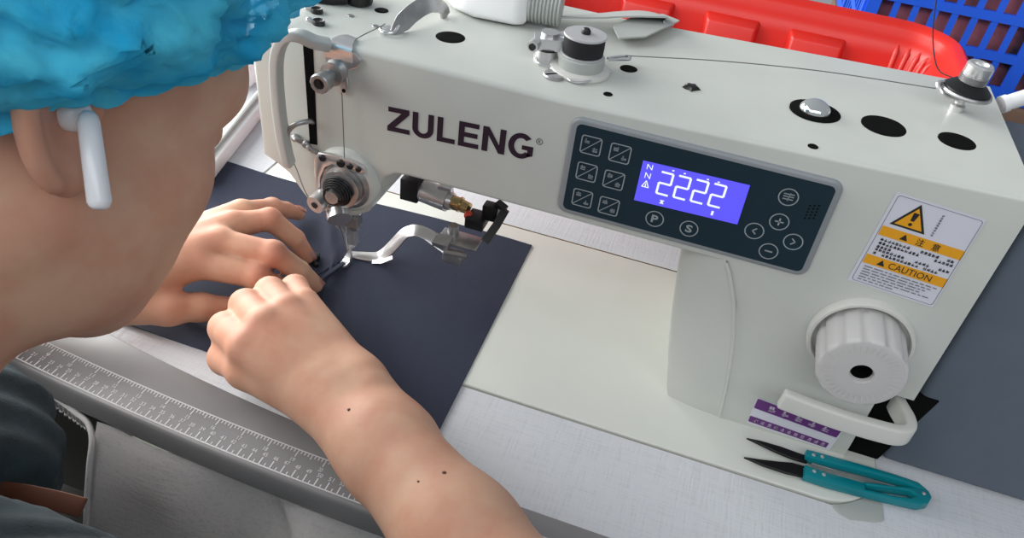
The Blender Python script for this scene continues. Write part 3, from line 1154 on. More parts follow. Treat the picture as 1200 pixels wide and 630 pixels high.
# needle bar, presser bar and foot
mb = MB()
mb.cyl((-4.6, -12, 74), (-3.4, -4, 33), 4.4, 4.4, 18)
mb.cyl((-3.4, -4, 33), (-2.4, -1.5, 25), 3.4, 2.2, 16)
mb.build('needle_bar', CHROME, machine)
mb = MB()
mb.cyl((-2.5, -1.6, 26), (-0.6, 0.2, 3), .9, .55, 10)
mb.build('needle', CHROME, machine)
mb = MB()
mb.cyl((5.5, -6, 74), (5.0, 0, 30), 4.0, 4.0, 18)
mb.obox((3.5, -1.5, 38), (1, 0, 0), (0, 1, 0), 6, 4.4, 4.2)
mb.cyl((-3.5, -6.5, 38), (-8.0, -8, 37.4), 2.2)
mb.build('presser_bar', STEEL, machine)
mb = MB()
mb.obox((3.6, 0, 24), (1, 0, .1), (0, 1, 0), 2.6, 3.2, 8)
mb.strip(smooth_path([(3.2, 1, 17), (2.6, -3, 9), (1.8, -7.5, 3.6), (1.2, -12, 3.2), (.8, -15, 4.2)], 5), (0, .5, 1), 6, 1.6)
mb.build('presser_foot', CHROME, machine, sharp=30)

# ---- edge folder attachment under the arm
mb = MB()
mb.box(24, 38, 34, 56, 40, 58)
mb.bevel(1, 2)
ef = mb.build('edge_folder', DARKMETAL, machine)
mb = MB()
mb.cyl((39, 43, 47.0), (60, 40, 46.5), 8.6, 8.6, 28)
mb.cyl((35, 43.6, 47.1), (39, 43, 47.0), 6.4, 8.6, 28)
mb.cyl((60, 40, 46.6), (63.5, 39.7, 46.6), 7.2, 6.4, 28)
mb.box(52, 62, 38, 44, 54, 57.5)
mb.build('air_cylinder', CHROME, ef, sharp=30)
mb = MB()
mb.cyl((63.5, 39.7, 46.6), (69, 39, 46.4), 5.2, 5.2, 20)
mb.cyl((69, 39, 46.6), (70.5, 38.8, 46.5), 5.8, 5.8, 20)
mb.cyl((70.5, 38.8, 46.5), (77, 37.5, 46), 4.4, 4.4, 20)
mb.build('brass_collar', BRASS, ef, sharp=30)
mb = MB()
mb.box(78, 92, 26, 42, 37, 45)
mb.box(88, 99, 33, 42, 43, 55)
mb.bevel(1, 2)
mb.strip([(104.5, 36, 55), (101, 30, 44), (96, 22, 33)], (1, .3, .2), 5, 6)
mb.strip([(97, 38, 57.5), (104.5, 36, 55)], (0, 0, 1), 6, 3)
mb.build('pivot_bracket', DARKMETAL, ef)
mb = MB()
mb.ball((78.5, 33, 43.5), 3.4)
mb.build('red_cap', mat('red_cap', (0.6, 0.05, 0.02), .4, var=.1), ef)
mb = MB()
mb.box(62, 92, 14, 31, 27.6, 29.4)
mb.bevel(.6, 2)
mb.cyl((70, 27, 29), (70, 27, 36), 4.2, 3.6, 16)
mb.obox((67, 14, 28), (1, 0, 0), (0, 1, .2), 6, 5, 3)
mb.build('folder_plate', STEEL, ef)
mb = MB()
pth = smooth_path([(0.5, 1.5, 3.2), (8, 3, 3.4), (18.5, 6, 3.8), (24, 8, 6.5), (31, 11, 16), (38, 13.5, 26.5), (46, 14, 31.5), (55, 14, 31), (64, 13.5, 27.5), (72, 13, 24)], 6)
mb.strip(pth, [(0, -.45, .9)] * len(pth), [5 + 4.5 * min(1, i / 18) for i in range(len(pth))], 2.0)
mb.strip([(18, 1, 2.8), (25, 2.5, 4), (33, 4.5, 9.5)], (0, -.45, .9), 3.2, 1.2)
mb.bevel(.5, 2, 40)
mb.build('guide_arm', CHROME, ef)
mb = MB()
mb.box(70, 84, 6, 16, 17, 25)
mb.bevel(1.2, 2)
mb.strip([(72, 5, 27), (88, 8, 26.5)], (0, 0, 1), 4, 2)
mb.build('arm_clamp', STEEL, ef)

# ------------------------------------------------------------------ navy cloth under the needle
def cloth_z(x, y):
    z = 1.2
    # gathered pleat that runs towards the needle
    d = (x + 2) * 0.80 + (y + 22) * 0.25
    s = math.exp(-((y + 25) / 26.0) ** 2)
    z += 3.6 * math.exp(-(d / 2.6) ** 2) * s
    d2 = (x + 9) * 0.86 + (y + 10) * 0.5
    z += 3.0 * math.exp(-(d2 / 4.0) ** 2) * math.exp(-((y - 2) / 30.0) ** 2)
    # soft swell around the working hands
    z += 2.2 * math.exp(-(((x + 40) / 55.0) ** 2 + ((y + 25) / 40.0) ** 2))
    # long crease near the front hem
    d3 = (y + 104) - (x + 60) * -0.16
    z += 1.6 * math.exp(-(d3 / 4.0) ** 2) * math.exp(-((x + 30) / 70.0) ** 2)
    z += 0.5 * noise.noise(Vector((x * 0.03, y * 0.03, 1.7)))
    return max(z, 0.9)


mb = MB()
NX, NY = 150, 80


def cloth_xy(i, j):
    u = i / NX
    v = j / NY
    x = -300 + u * 421
    y0 = -124.5 + 12 * max(0, (40 - x) / 200.0) * 0.25
    y = y0 + v * (74.5 + 3 * math.sin(x * .02) - y0)
    x += (3.5 * (1 - v) - 2) * u
    return x, y


top = [[None] * (NY + 1) for _ in range(NX + 1)]
for i in range(NX + 1):
    for j in range(NY + 1):
        x, y = cloth_xy(i, j)
        top[i][j] = (x, y, cloth_z(x, y))
grid = [[mb.bm.verts.new(p) for p in row] for row in top]
low = [[mb.bm.verts.new((p[0], p[1], p[2] - 0.7)) for p in row] for row in top]
for i in range(NX):
    for j in range(NY):
        mb.bm.faces.new((grid[i][j], grid[i + 1][j], grid[i + 1][j + 1], grid[i][j + 1]))
        mb.bm.faces.new((low[i][j], low[i][j + 1], low[i + 1][j + 1], low[i + 1][j]))
for i in range(NX):
    mb.bm.faces.new((grid[i][0], low[i][0], low[i + 1][0], grid[i + 1][0]))
    mb.bm.faces.new((grid[i][NY], grid[i + 1][NY], low[i + 1][NY], low[i][NY]))
for j in range(NY):
    mb.bm.faces.new((grid[0][j], grid[0][j + 1], low[0][j + 1], low[0][j]))
    mb.bm.faces.new((grid[NX][j], low[NX][j], low[NX][j + 1], grid[NX][j + 1]))
cloth = tag(mb.build('navy_cloth', NAVY, sharp=70), 'dark navy fabric panel spread under the needle and both hands', 'cloth')
mb = MB()
mb.strip(smooth_path([(2.2, -12, 5.6), (0.5, -24, 6.8), (-2.5, -36, 6.4), (-5.5, -50, 4.4), (-8, -58, 3.4)], 6), (0, 0, 1), 3.2, 1.4)
mb.strip(smooth_path([(-2.6, -12, 5.4), (-5.0, -24, 6.0), (-9.0, -36, 5.6), (-13, -50, 4.0)], 6), (0, 0, 1), 1.6, 1.2)
mb.bevel(.4, 2)
mb.build('folded_seam', NAVY, cloth)
mb = MB()
mb.obox((-20.5, -14.5, 5.2), (1, .45, 0), (-.45, 1, 0), 4.2, 2.6, 2.2)
mb.obox((-18, -20, 4.6), (1, -.6, 0), (.6, 1, 0), 5.0, 1.6, 1.6)
mb.obox((-31, -23, 4), (.9, .5, 0), (-.5, .9, 0), 10, 2.4, 1.0)
mb.bevel(.8, 2)
mb.build('zip_slider', BLACKP, cloth)

# ------------------------------------------------------------------ thread snips
sn = thing('thread_snips', 'teal handled thread snips with black blades beside the purple label', 'thread snips', (350, -63, 0.5))
mb = MB()


def flat(pts, z0, z1):
    mb.prism(pts, lambda a, b, d: (a, b, d), z0, z1)


flat([(297.2, -57.6), (306, -56.4), (318, -56), (333, -57.0), (334, -62.4), (326, -62.8), (316, -61.6)], 2.2, 4.0)
mb.bevel(.3, 1, 50)
mb.build('blade', BLADE, sn)
mb = MB()
flat([(296.8, -73.4), (306, -71.4), (316, -68.8), (325, -66.0), (334, -65.6), (334, -74.0), (322, -75.4), (308, -75.2)], 2.2, 4.0)
mb.bevel(.3, 1, 50)
mb.build('blade', BLADE, sn)
mb = MB()
flat([(332, -54.8), (346, -54.0), (366, -53.2), (385, -52.8), (397, -53.4), (402.5, -57.5), (398, -58.8), (390, -57.0), (376, -57.4), (355, -59.4), (332, -61.0)], 1.2, 7.2)
mb.bevel(1.0, 2, 40)
mb.build('handle', SNIPTEAL, sn)
mb = MB()
# lower handle with its long slot: four bars
flat([(331.5, -67.6), (346, -68.2), (366, -67.0), (366, -74.2), (346, -75.6), (331.5, -75.4)], 1.2, 7.2)
flat([(365, -66.6), (380, -63.0), (392, -59.6), (398, -57.8), (402.5, -57.5), (404, -62), (401.5, -67.5), (396, -70.8), (380, -72.8), (365, -74.2),
      (366, -71.6), (380, -70.2), (392, -67.6), (395.5, -64.2), (392, -62.4), (380, -65.2), (367, -68.6)], 1.2, 7.2)
mb.bevel(.8, 2, 40)
mb.build('handle', SNIPTEAL, sn)
mb = MB()
mb.strip(smooth_path([(336, -63.6, 4), (350, -63.2, 4), (362, -62, 4), (376, -61.6, 4), (396, -60.5, 4)], 5), (0, 1, 0), 3.4, .7)
mb.build('spring_strip', CHROME, sn)
for x, y in ((336.5, -58), (341.5, -57.4), (337, -70.6), (342.5, -70.9), (399.5, -61.2)):
    mb = MB()
    mb.lathe([(0, 0), (1.2, 0), (1.2, .3), (.7, .7), (0, .8)], (x, y, 7.1), (0, 0, 1), 12)
    mb.build('rivet', CHROME, sn)

# ------------------------------------------------------------------ bobbin on the winder
bo = thing('thread_bobbin', 'grey metal bobbin wound with black thread on top of the machine', 'bobbin', (147.2, -4.6, 194.8))
mb = MB()
mb.lathe([(0, 0), (11.6, 0), (11.6, .9), (4, 1), (4, 10.2), (11.4, 10.3), (11.8, 10.6), (11.6, 11.6), (4.0, 11.8), (0, 11.8)], (147.2, -4.6, 195.0), (0, 0, 1), 40)
mb.build('bobbin_case', mat('bobbin_metal', (.55, .55, .56), .42, .35, var=.05), bo)
mb = MB()
mb.lathe([(4.1, 1.1), (11.2, 1.2), (11.4, 5), (11.2, 10.1), (4.1, 10.2)], (147.2, -4.6, 195.0), (0, 0, 1), 40)
mb.build('wound_thread', THREAD, bo)
mb = MB()
mb.lathe([(2.6, 11.6), (2.6, 13.2), (1.6, 14.6), (0, 15)], (147.2, -4.6, 195.0), (0, 0, 1), 20)
mb.build('spindle_tip', DARKMETAL, bo)

# ------------------------------------------------------------------ loose threads
mb = MB()
mb.tube(smooth_path([(168, 16, 191.5), (220, 27, 196.5), (275, 39, 199), (336, 47, 200.5)], 10), .32, 6)
tag(mb.build('sewing_thread', THREADG), 'thin thread stretched along the machine top from bobbin winder to tension post', 'thread')
mb = MB()
mb.tube(smooth_path([(350, 46, 209), (342, 54, 206), (335, 66, 207), (328, 85, 225), (326, 100, 250), (330, 115, 300)], 10), .35, 6)
tag(mb.build('sewing_thread', THREAD), 'black thread hanging down in front of the red tub', 'thread')
mb = MB()
mb.tube(smooth_path([(24, FY - 4, 159.5), (24.8, FY - 5, 140), (25.6, FY - 6, 118)], 8), .3, 6)
tag(mb.build('sewing_thread', THREADG), 'thin thread running straight down the front below the upper tension knob', 'thread')
mb = MB()
mb.tube(smooth_path([(21, FY - 1, 181), (27, FY + 10, 187), (32, FY + 25, 189), (34, -14, 190)], 8), .3, 6)
tag(mb.build('sewing_thread', THREADG), 'short thread from the steel top guide over the edge to the upper tension', 'thread')
mb = MB()
mb.tube(smooth_path([(-8.5, FY - 11, 127), (-11, FY - 11, 118), (-8, FY - 6, 104), (0, FY - 5, 82), (1, -20, 50), (-0.5, -.4, 4)], 10), .3, 6)
tag(mb.build('sewing_thread', THREADG), 'thin thread from the take-up lever down past the tension to the needle', 'thread')

# ------------------------------------------------------------------ white pieces beyond the machine
wc = thing('hose_connector', 'white plastic connector with grey ribbed sleeve lying on the machine top beside the bobbin winder', 'connector', (75, 50, 187.5))
mb = MB()
mb.prism([(44, 50), (54, 38), (70, 31), (98, 33), (102, 38), (102, 66), (50, 72), (44, 66)], lambda a, b, d: (a, b, d), 186.6, 216)
mb.bevel(4, 3, 40)
mb.build('connector_body', BRIGHTW, wc)
mb = MB()
prf = [(0, 0)]
for i in range(9):
    prf += [(11.5, i * 2.2), (12.6, i * 2.2 + .6), (12.6, i * 2.2 + 1.4), (11.5, i * 2.2 + 2.0)]
prf += [(0, 20)]
mb.lathe(prf, (101, 48, 199.5), (1, 0.12, 0.0), 28)
mb.build('ribbed_sleeve', GREYP, wc)
rl = thing('white_rail', 'white plastic rail slanting on the table left of the machine head', 'rail', (-175, 140, -0.5))
mb = MB()
mb.strip([(-149, 30, 7), (-190, 215, 7)], (0, 0, 1), 15, 14)
mb.bevel(3, 3, 40)
mb.build('rail_bar', BRIGHTW, rl)
mb = MB()
mb.strip([(-151, 40, 16), (-189, 210, 16)], (0, 0, 1), 4, 4)
mb.bevel(1, 2, 40)
mb.build('rail_ridge', GREYP, rl)
bx = thing('white_bottle', 'white plastic bottle behind the machine head by the blue cap', 'bottle', (-120, 170, -0.5))
mb = MB()
mb.lathe([(0, 0), (22, 0), (24, 3), (24, 88), (20, 98), (10, 104), (10, 108), (0, 108)], (-236, 205, -0.4), (0, 0, 1), 28)
mb.build('bottle_body', BRIGHTW, bx)
mb = MB()
mb.lathe([(0, 107), (11.5, 107), (11.5, 124), (10, 126), (0, 126)], (-236, 205, -0.4), (0, 0, 1), 24)
mb.build('bottle_cap', GREYP, bx)
dk = thing('black_bracket', 'black bracket lying on the machine head top by the two black pads', 'bracket', (-8, 0, 188))
mb = MB()
mb.strip(smooth_path([(-27, -4, 190.2), (-18, 0, 190.6), (-9, 3, 190.2), (-1, 8, 190)], 5), (0, 0, 1), [10, 11, 11, 12, 12, 12, 12, 12, 11, 11, 10, 10, 9, 9, 8, 8], 3.6)
mb.bevel(1, 2)
mb.build('bracket_arm', DARKMETAL, dk)
mb = MB()
mb.lathe([(0, 0), (8, 0), (8.4, 1), (8.4, 10), (7.5, 11), (0, 11)], (3, 15, 187.2), (0, 0, 1), 24)
mb.build('bracket_foot', BLACKP, dk)
mb = MB()
mb.tube(smooth_path([(383, 85, 186.5), (408, 97, 198), (436, 110, 210.5), (462, 112, 211), (480, 98, 200), (486, 76, 186), (487, 62, 178)], 6), 4.6, 16)
mb.lathe([(0, -1), (5.2, -1), (5.2, 2.5), (0, 2.5)], (383, 85, 186.5), (.84, .4, .38), 18)
mb.build('white_pipe', BRIGHTW, machine)

# ------------------------------------------------------------------ bench and containers behind
bn = thing('back_bench', 'low grey bench behind the sewing table under the box and blue crate', 'bench', (300, 720, -750))
mb = MB()
mb.box(-200, 1000, 560, 1100, -178, -150)
mb.bevel(2, 2)
mb.build('bench_top', BENCHM, bn)
for x in (-170, 970):
    for y in (590, 1075):
        mb = MB()
        mb.box(x - 20, x + 20, y - 20, y + 20, -750, -178)
        mb.build('leg', BENCHM, bn)

# red tub standing on the back of the table: rounded walls, rolled rim, blocks embossed inwards
tub = thing('red_tub', 'open red plastic tub with embossed blocks on its inner wall behind the machine', 'tub', (150, 330, -0.5))


def rr3(x0, x1, y0, y1, r, z, n=8):
    return [(a, b, z) for a, b in rrect(x0, x1, y0, y1, r, n)]


mb = MB()
secs = []
X0, X1, Y0, Y1 = 8, 424, 262, 484
for off, z in ((-14, 3), (-3, 72), (0, 82), (4, 88), (8, 92), (10, 98), (14, 103), (20, 105), (24, 102.5), (25, 96), (22, 96), (20, 100), (15, 99), (12, 92), (9, 86), (4, 80), (-11, 0), (-14, -0.4)):
    secs.append(rr3(X0 - off, X1 + off, Y0 - off, Y1 + off, 34 + off, z))
mb.loft(secs, closed=True)
mb.poly(rr3(X0 + 14, X1 - 14, Y0 + 14, Y1 - 14, 20, 3))
mb.poly(rr3(X0 + 14, X1 - 14, Y0 + 14, Y1 - 14, 20, -0.4))
mb.build('tub_wall', REDP, tub, sharp=50)
for xc in (125, 220, 312):
    mb = MB()
    yo = lambda z: Y1 - 13.5 + z * 0.155
    z0, z1 = 3.2, 79.0
    sec = [[(xc - 31, yo(z0) + 3, z0), (xc + 31, yo(z0) + 3, z0), (xc + 31, yo(z1) + 3, z1), (xc - 31, yo(z1) + 3, z1)],
           [(xc - 27, yo(z0) - 22, z0), (xc + 27, yo(z0) - 22, z0), (xc + 27, yo(z1) - 14, z1 - 4), (xc - 27, yo(z1) - 14, z1 - 4)]]
    mb.loft(sec, closed=True, caps=True)
    mb.bevel(3.5, 3, 20)
    mb.build('embossed_block', REDP, tub)

for k in range(5):
    a = math.radians(4 + 20 * k)
    mb = MB()
    mb.tube([(390 + 19.5 * math.cos(a), 450 + 19.5 * math.sin(a), 3), (390 + 32.5 * math.cos(a), 450 + 32.5 * math.sin(a), 78), (390 + 35.5 * math.cos(a), 450 + 35.5 * math.sin(a), 84)], [2.6, 3.2, 1.0], 10)
    mb.build('corner_rib', REDP, tub)

# blue crate: slotted walls
cr = thing('blue_crate', 'blue plastic crate with slotted sides standing behind the red tub', 'crate', (630, 815, -12))


def crate_wall(mb, org, ax, L, z0, z1, pitch, gap, rows, post, t=4.0):
    """a wall of slats and rails standing on org, running along ax"""
    org = Vector(org)
    ax = Vector(ax).normalized()
    nx = ax.cross(Vector((0, 0, 1)))

    def bar(a0, a1, b0, b1, tt=t):
        c = org + ax * ((a0 + a1) / 2) + Vector((0, 0, (b0 + b1) / 2))
        mb.obox(c, ax, nx, (a1 - a0) / 2, tt / 2, (b1 - b0) / 2)
    hh = (z1 - z0) / rows
    for k in range(rows + 1):
        b = z0 + hh * k
        bar(0, L, b - (5.5 if 0 < k < rows else 9), b + (5.5 if 0 < k < rows else 9), t + 2)
    a = 0
    n = 0
    while a < L:
        w = 15 if n % post == 0 else pitch - gap
        bar(a, min(a + w, L), z0, z1, t + (3 if n % post == 0 else 0))
        a += w + gap
        n += 1


CX0, CX1, CY0, CY1 = 372, 892, 655, 977
for org, ax, L in (((CX0, CY0, 0), (1, 0, 0), CX1 - CX0), ((CX0, CY1, 0), (1, 0, 0), CX1 - CX0), ((CX0, CY0, 0), (0, 1, 0), CY1 - CY0), ((CX1, CY0, 0), (0, 1, 0), CY1 - CY0)):
    mb = MB()
    crate_wall(mb, org, ax, L, -2, 268, 22.5, 15, 6, 8)
    mb.build('slotted_wall', BLUEP, cr)
mb = MB()
mb.box(CX0, CX1, CY0, CY1, -12, -6)
mb.build('crate_floor', BLUEP, cr)
mb = MB()
NXc, NYc = 26, 16
pg = [[(CX0 + 14 + (CX1 - CX0 - 28) * i / NXc, CY0 + 14 + (CY1 - CY0 - 28) * j / NYc,
        190 + 40 * noise.noise(Vector((i * .45, j * .45, .3)))) for j in range(NYc + 1)] for i in range(NXc + 1)]
g = [[mb.bm.verts.new(p) for p in row] for row in pg]
for i in range(NXc):
    for j in range(NYc):
        mb.bm.faces.new((g[i][j], g[i + 1][j], g[i + 1][j + 1], g[i][j + 1]))
rim = [g[i][0] for i in range(NXc + 1)] + [g[NXc][j] for j in range(1, NYc + 1)] + [g[i][NYc] for i in range(NXc - 1, -1, -1)] + [g[0][j] for j in range(NYc - 1, 0, -1)]
lowr = [mb.bm.verts.new((v.co.x + 5 * noise.noise(v.co * .05), v.co.y + 5 * noise.noise(v.co * .07), -5.5)) for v in rim]
for i in range(len(rim)):
    j = (i + 1) % len(rim)
    mb.bm.faces.new((rim[i], rim[j], lowr[j], lowr[i]))
mb.bm.faces.new(lowr)
pk = tag(mb.build('cloth_heap', PINKC), 'pink and dark cloth pieces heaped inside the blue crate', 'cloth')
pk['kind'] = 'stuff'
mb = MB()
mb.box(366, 898, 645, 985, -149.5, -12.5)
mb.bevel(2, 2)
cbx = tag(mb.build('cardboard_box', CARD), 'brown cardboard box under the blue crate', 'box')

# ------------------------------------------------------------------ pale grey cloth pouch under the table edge
pc = thing('cloth_pouch', 'pale grey cloth pouch with a gathered hem hanging under the ruler edge', 'pouch', (80, -200, -200))


def py_(z): return -179 + (z + 21) * 0.72


mb = MB()
secs = []
HZ, HX = [-82.3, -68.1, -55.9, -43.6, -31.3, -21.6], [-59.5, -63.3, -66.4, -69.5, -72.0, -73.0]
for i in range(101):
    row = []
    for k in range(17):
        z = -22.2 - k * 8.4
        xl0 = float(np.interp(z, HZ, HX))
        x = xl0 + (320 - xl0) * i / 100
        f = min(1, (k + 1) / 4.0)
        wv = 11 * math.sin(x * .06 + .6 * math.sin(z * .02)) + 9 * math.sin(x * .033 + 1.3 + z * .012) + 18 * noise.noise(Vector((x * .022, z * .03, 0)))
        row.append((x, min(py_(z) + f * wv * min(1, i / 8), -170 + f * 4), z))
    secs.append(row)
mb.loft(secs)
bmesh.ops.solidify(mb.bm, geom=mb.bm.faces[:], thickness=1.0)
mb.build('pouch_cloth', GREYCLOTH, pc, sharp=80)
hem = [(-128, -168.5, -24.5), (-108, -173, -25), (-92, -177, -25.5), (-80, -180.5, -26.5)] + [(float(np.interp(z, HZ, HX)) - .5, py_(z) - 1, z) for z in (-31, -42, -58, -78, -104, -130)]
mb = MB()
mb.tube(smooth_path(hem, 8), 1.8, 10)
mb.build('hem_cord', GREYCLOTH, pc)
mb = MB()
secs = []
hp = smooth_path(hem[:5], 22)
for i, p in enumerate(hp):
    t = i / (len(hp) - 1)
    w = 1.3 * math.sin(i * 1.1)
    wd = 15 * (1 - .35 * t)
    secs.append([(p.x, p.y + 1, p.z), (p.x + w * .4 - 1, p.y + 1.0 + w, p.z - wd * .5), (p.x - 2, p.y + 2 + w, p.z - wd)])
mb.loft(secs)
bmesh.ops.solidify(mb.bm, geom=mb.bm.faces[:], thickness=0.8)
mb.build('gathered_hem', GREYCLOTH, pc, sharp=80)
mb = MB()
mb.tube([Vector(q[2]) for q in secs], 0.9, 8)
mb.build('hem_stitch', GREYCLOTH, pc)
mb = MB()
mb.box(-175, -76, -160, -156, -150, -22)  # added panel keeps the gap behind the hem dark, hiding the bright floor
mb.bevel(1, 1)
mb.build('gap_dark_panel', mat('dark_olive_panel', (0.06, 0.058, 0.05), 0.9, var=0.1), pc)

# ------------------------------------------------------------------ the person
def cap_d(P, a, b, ra, rb):
    a = np.asarray(a, float)
    b = np.asarray(b, float)
    d = b - a
    t = np.clip(((P - a) @ d) / (d @ d), 0, 1)
    return np.linalg.norm(P - a - t[:, None] * d, axis=1) - (ra + (rb - ra) * t)


def ell_d(P, c, r, R):
    q = (P - np.asarray(c, float)) @ R
    r = np.asarray(r, float)
    k0 = np.linalg.norm(q / r, axis=1)
    k1 = np.linalg.norm(q / r ** 2, axis=1)
    return k0 * (k0 - 1) / np.maximum(k1, 1e-9)


def smin(a, b, k):
    h = np.clip(0.5 + 0.5 * (b - a) / k, 0, 1)
    return b + (a - b) * h - k * h * (1 - h)


class Field:
    """a smooth union of tapered limbs and ellipsoids, polygonised into one surface"""

    def __init__(s):
        s.groups = []

    def add(s, prims, ki=6.0, ko=8.0, op='u'):
        lo, hi = np.full(3, 1e9), np.full(3, -1e9)
        for p in prims:
            if p[0] == 'c':
                for q, r in ((p[1], p[3]), (p[2], p[4])):
                    lo = np.minimum(lo, np.asarray(q) - r)
                    hi = np.maximum(hi, np.asarray(q) + r)
            else:
                m = max(p[2])
                lo = np.minimum(lo, np.asarray(p[1]) - m)
                hi = np.maximum(hi, np.asarray(p[1]) + m)
        s.groups.append((prims, ki, ko, op, lo, hi))

    def ev(s, P, near=1e9):
        c0, c1 = P.min(0), P.max(0)
        d = np.full(len(P), 1e3)
        for prims, ki, ko, op, lo, hi in s.groups:
            gap = np.linalg.norm(np.maximum(np.maximum(lo - c1, c0 - hi), 0))
            if gap > near:
                continue
            g = None
            for p in prims:
                q = cap_d(P, *p[1:]) if p[0] == 'c' else ell_d(P, p[1], p[2], p[3])
                g = q if g is None else smin(g, q, ki)
            d = smin(d, g, ko) if op == 'u' else -smin(-d, g, ko)
        return d

    def mesh(s, h, n=12, disp=None):
        lo = np.min([g[4] for g in s.groups if g[3] == 'u'], axis=0) - 12
        hi = np.max([g[5] for g in s.groups if g[3] == 'u'], axis=0) + 12
        B = h * n
        dims = np.ceil((hi - lo) / B).astype(int)
        I = np.stack(np.meshgrid(*[np.arange(k) for k in dims], indexing='ij'), -1).reshape(-1, 3)
        cen = lo + (I + 0.5) * B
        dc = np.concatenate([s.ev(c) for c in np.array_split(cen, max(1, len(cen) // 20000))])
        keep = I[np.abs(dc) < B * 0.87 * 1.5 + 6]
        g = np.stack(np.meshgrid(*[np.arange(n + 1)] * 3, indexing='ij'), -1).reshape(-1, 3)
        S = int(dims.max() * n + 4)
        keys, pos, edges = [], [], []
        for b in keep:
            P = lo + (b * n + g) * h
            d = s.ev(P, 40)
            if disp is not None:
                d = d + disp(P)
            D = d.reshape((n + 1,) * 3)
            if D.min() > 0 or D.max() < 0:
                continue
            neg = D < 0
            acc = np.zeros((n, n, n, 3))
            cnt = np.zeros((n, n, n))
            base = np.stack(np.meshgrid(*[np.arange(n)] * 3, indexing='ij'), -1).astype(float)
            for ax in range(3):
                o1, o2 = [(1, 2), (0, 2), (0, 1)][ax]
                for u in (0, 1):
                    for v in (0, 1):
                        s0 = [slice(0, n)] * 3
                        s0[o1] = slice(u, n + u)
                        s0[o2] = slice(v, n + v)
                        s1 = list(s0)
                        s1[ax] = slice(1, n + 1)
                        A, Bv = D[tuple(s0)], D[tuple(s1)]
                        cr = (A < 0) != (Bv < 0)
                        t = np.where(cr, A / np.where(cr, A - Bv, 1), 0)
                        add = np.zeros((n, n, n, 3))
                        add[..., ax] = t
                        add[..., o1] = u
                        add[..., o2] = v
                        acc += np.where(cr[..., None], add, 0)
                        cnt += cr
            act = cnt > 0
            idx = np.argwhere(act)
            if len(idx):
                p = (acc[act] / cnt[act][:, None]) + idx
                pos.append(lo + (b * n + p) * h)
                gi = b * n + idx
                keys.append((gi[:, 0] * S + gi[:, 1]) * S + gi[:, 2])
            for ax in range(3):
                s1 = [slice(0, n)] * 3
                s1[ax] = slice(1, n + 1)
                A, Bv = neg[:n, :n, :n], neg[tuple(s1)]
                e = np.argwhere(A != Bv)
                if len(e):
                    edges.append(np.concatenate([b * n + e, np.full((len(e), 1), ax), A[A != Bv][:, None].astype(int)], 1))
        keys = np.concatenate(keys)
        pos = np.concatenate(pos)
        o = np.argsort(keys)
        keys, pos = keys[o], pos[o]
        E = np.concatenate(edges)
        quads = []
        for ax in range(3):
            e = E[E[:, 3] == ax]
            o1, o2 = [(1, 2), (2, 0), (0, 1)][ax]
            cs = []
            for u, v in ((-1, -1), (0, -1), (0, 0), (-1, 0)):
                c = e[:, :3].copy()
                c[:, o1] += u
                c[:, o2] += v
                cs.append((c[:, 0] * S + c[:, 1]) * S + c[:, 2])
            cs = np.stack(cs, 1)
            ii = np.searchsorted(keys, cs)
            ii = np.minimum(ii, len(keys) - 1)
            ok = (keys[ii] == cs).all(1)
            q = ii[ok]
            fl = e[ok, 4] == 0
            q[fl] = q[fl][:, ::-1]
            quads.append(q)
        return pos, np.concatenate(quads)


def field_obj(name, fld, h, m, parent, disp=None, smooth=0):
    pos, q = fld.mesh(h, disp=disp)
    org = np.array(ORIGIN[parent.name])
    me = bpy.data.meshes.new(name)
    me.from_pydata(((pos - org) / 1000.0).tolist(), [], q.tolist())
    me.materials.append(m)
    me.polygons.foreach_set('use_smooth', [True] * len(me.polygons))
    me.update()
    o = bpy.data.objects.new(name, me)
    COL.objects.link(o)
    o.parent = parent
    ORIGIN[o.name] = Vector(org)
    return o


I3 = np.eye(3)


def c_(a, b, ra, rb=None):
    return ('c', tuple(a), tuple(b), ra, ra if rb is None else rb)


def e_(c, r, R=I3):
    return ('e', tuple(c), tuple(r), R)


# head frame
HD, PT, RL = math.radians(20), math.radians(32), math.radians(-3)
hf = np.array([math.sin(HD) * math.cos(PT), math.cos(HD) * math.cos(PT), -math.sin(PT)])
hr = np.array([math.cos(HD), -math.sin(HD), 0.0])
hu = np.cross(hr, hf)
hr, hu = math.cos(RL) * hr + math.sin(RL) * hu, -math.sin(RL) * hr + math.cos(RL) * hu
EAR = np.array([40.0, -244.0, 237.5])
HC = EAR - 76 * hr
RH = np.stack([hr, hf, hu], 1)                # columns: right, forward, up


def hl(a, b, c):
    return tuple(HC + a * hr + b * hf + c * hu)


def hc_(a, b, ra, rb=None):
    return c_(hl(*a), hl(*b), ra, rb)


def he_(c, r, rz=0.0, rx=0.0):
    Rz = np.array([[math.cos(rz), -math.sin(rz), 0], [math.sin(rz), math.cos(rz), 0], [0, 0, 1]])
    Rx = np.array([[1, 0, 0], [0, math.cos(rx), -math.sin(rx)], [0, math.sin(rx), math.cos(rx)]])
    return e_(hl(*c), r, RH @ Rz @ Rx)


person = thing('person', 'person in a blue bouffant cap and dark teal shirt bending over the machine, guiding cloth', 'person', (-60, -430, -750))
F = Field()
NB = (-62, -330, 120)                         # base of the neck
SHR, ELR = (50, -334, 44), (290, -292, 52)
SHL, ELL = (-215, -345, 60), (-330, -250, 20)
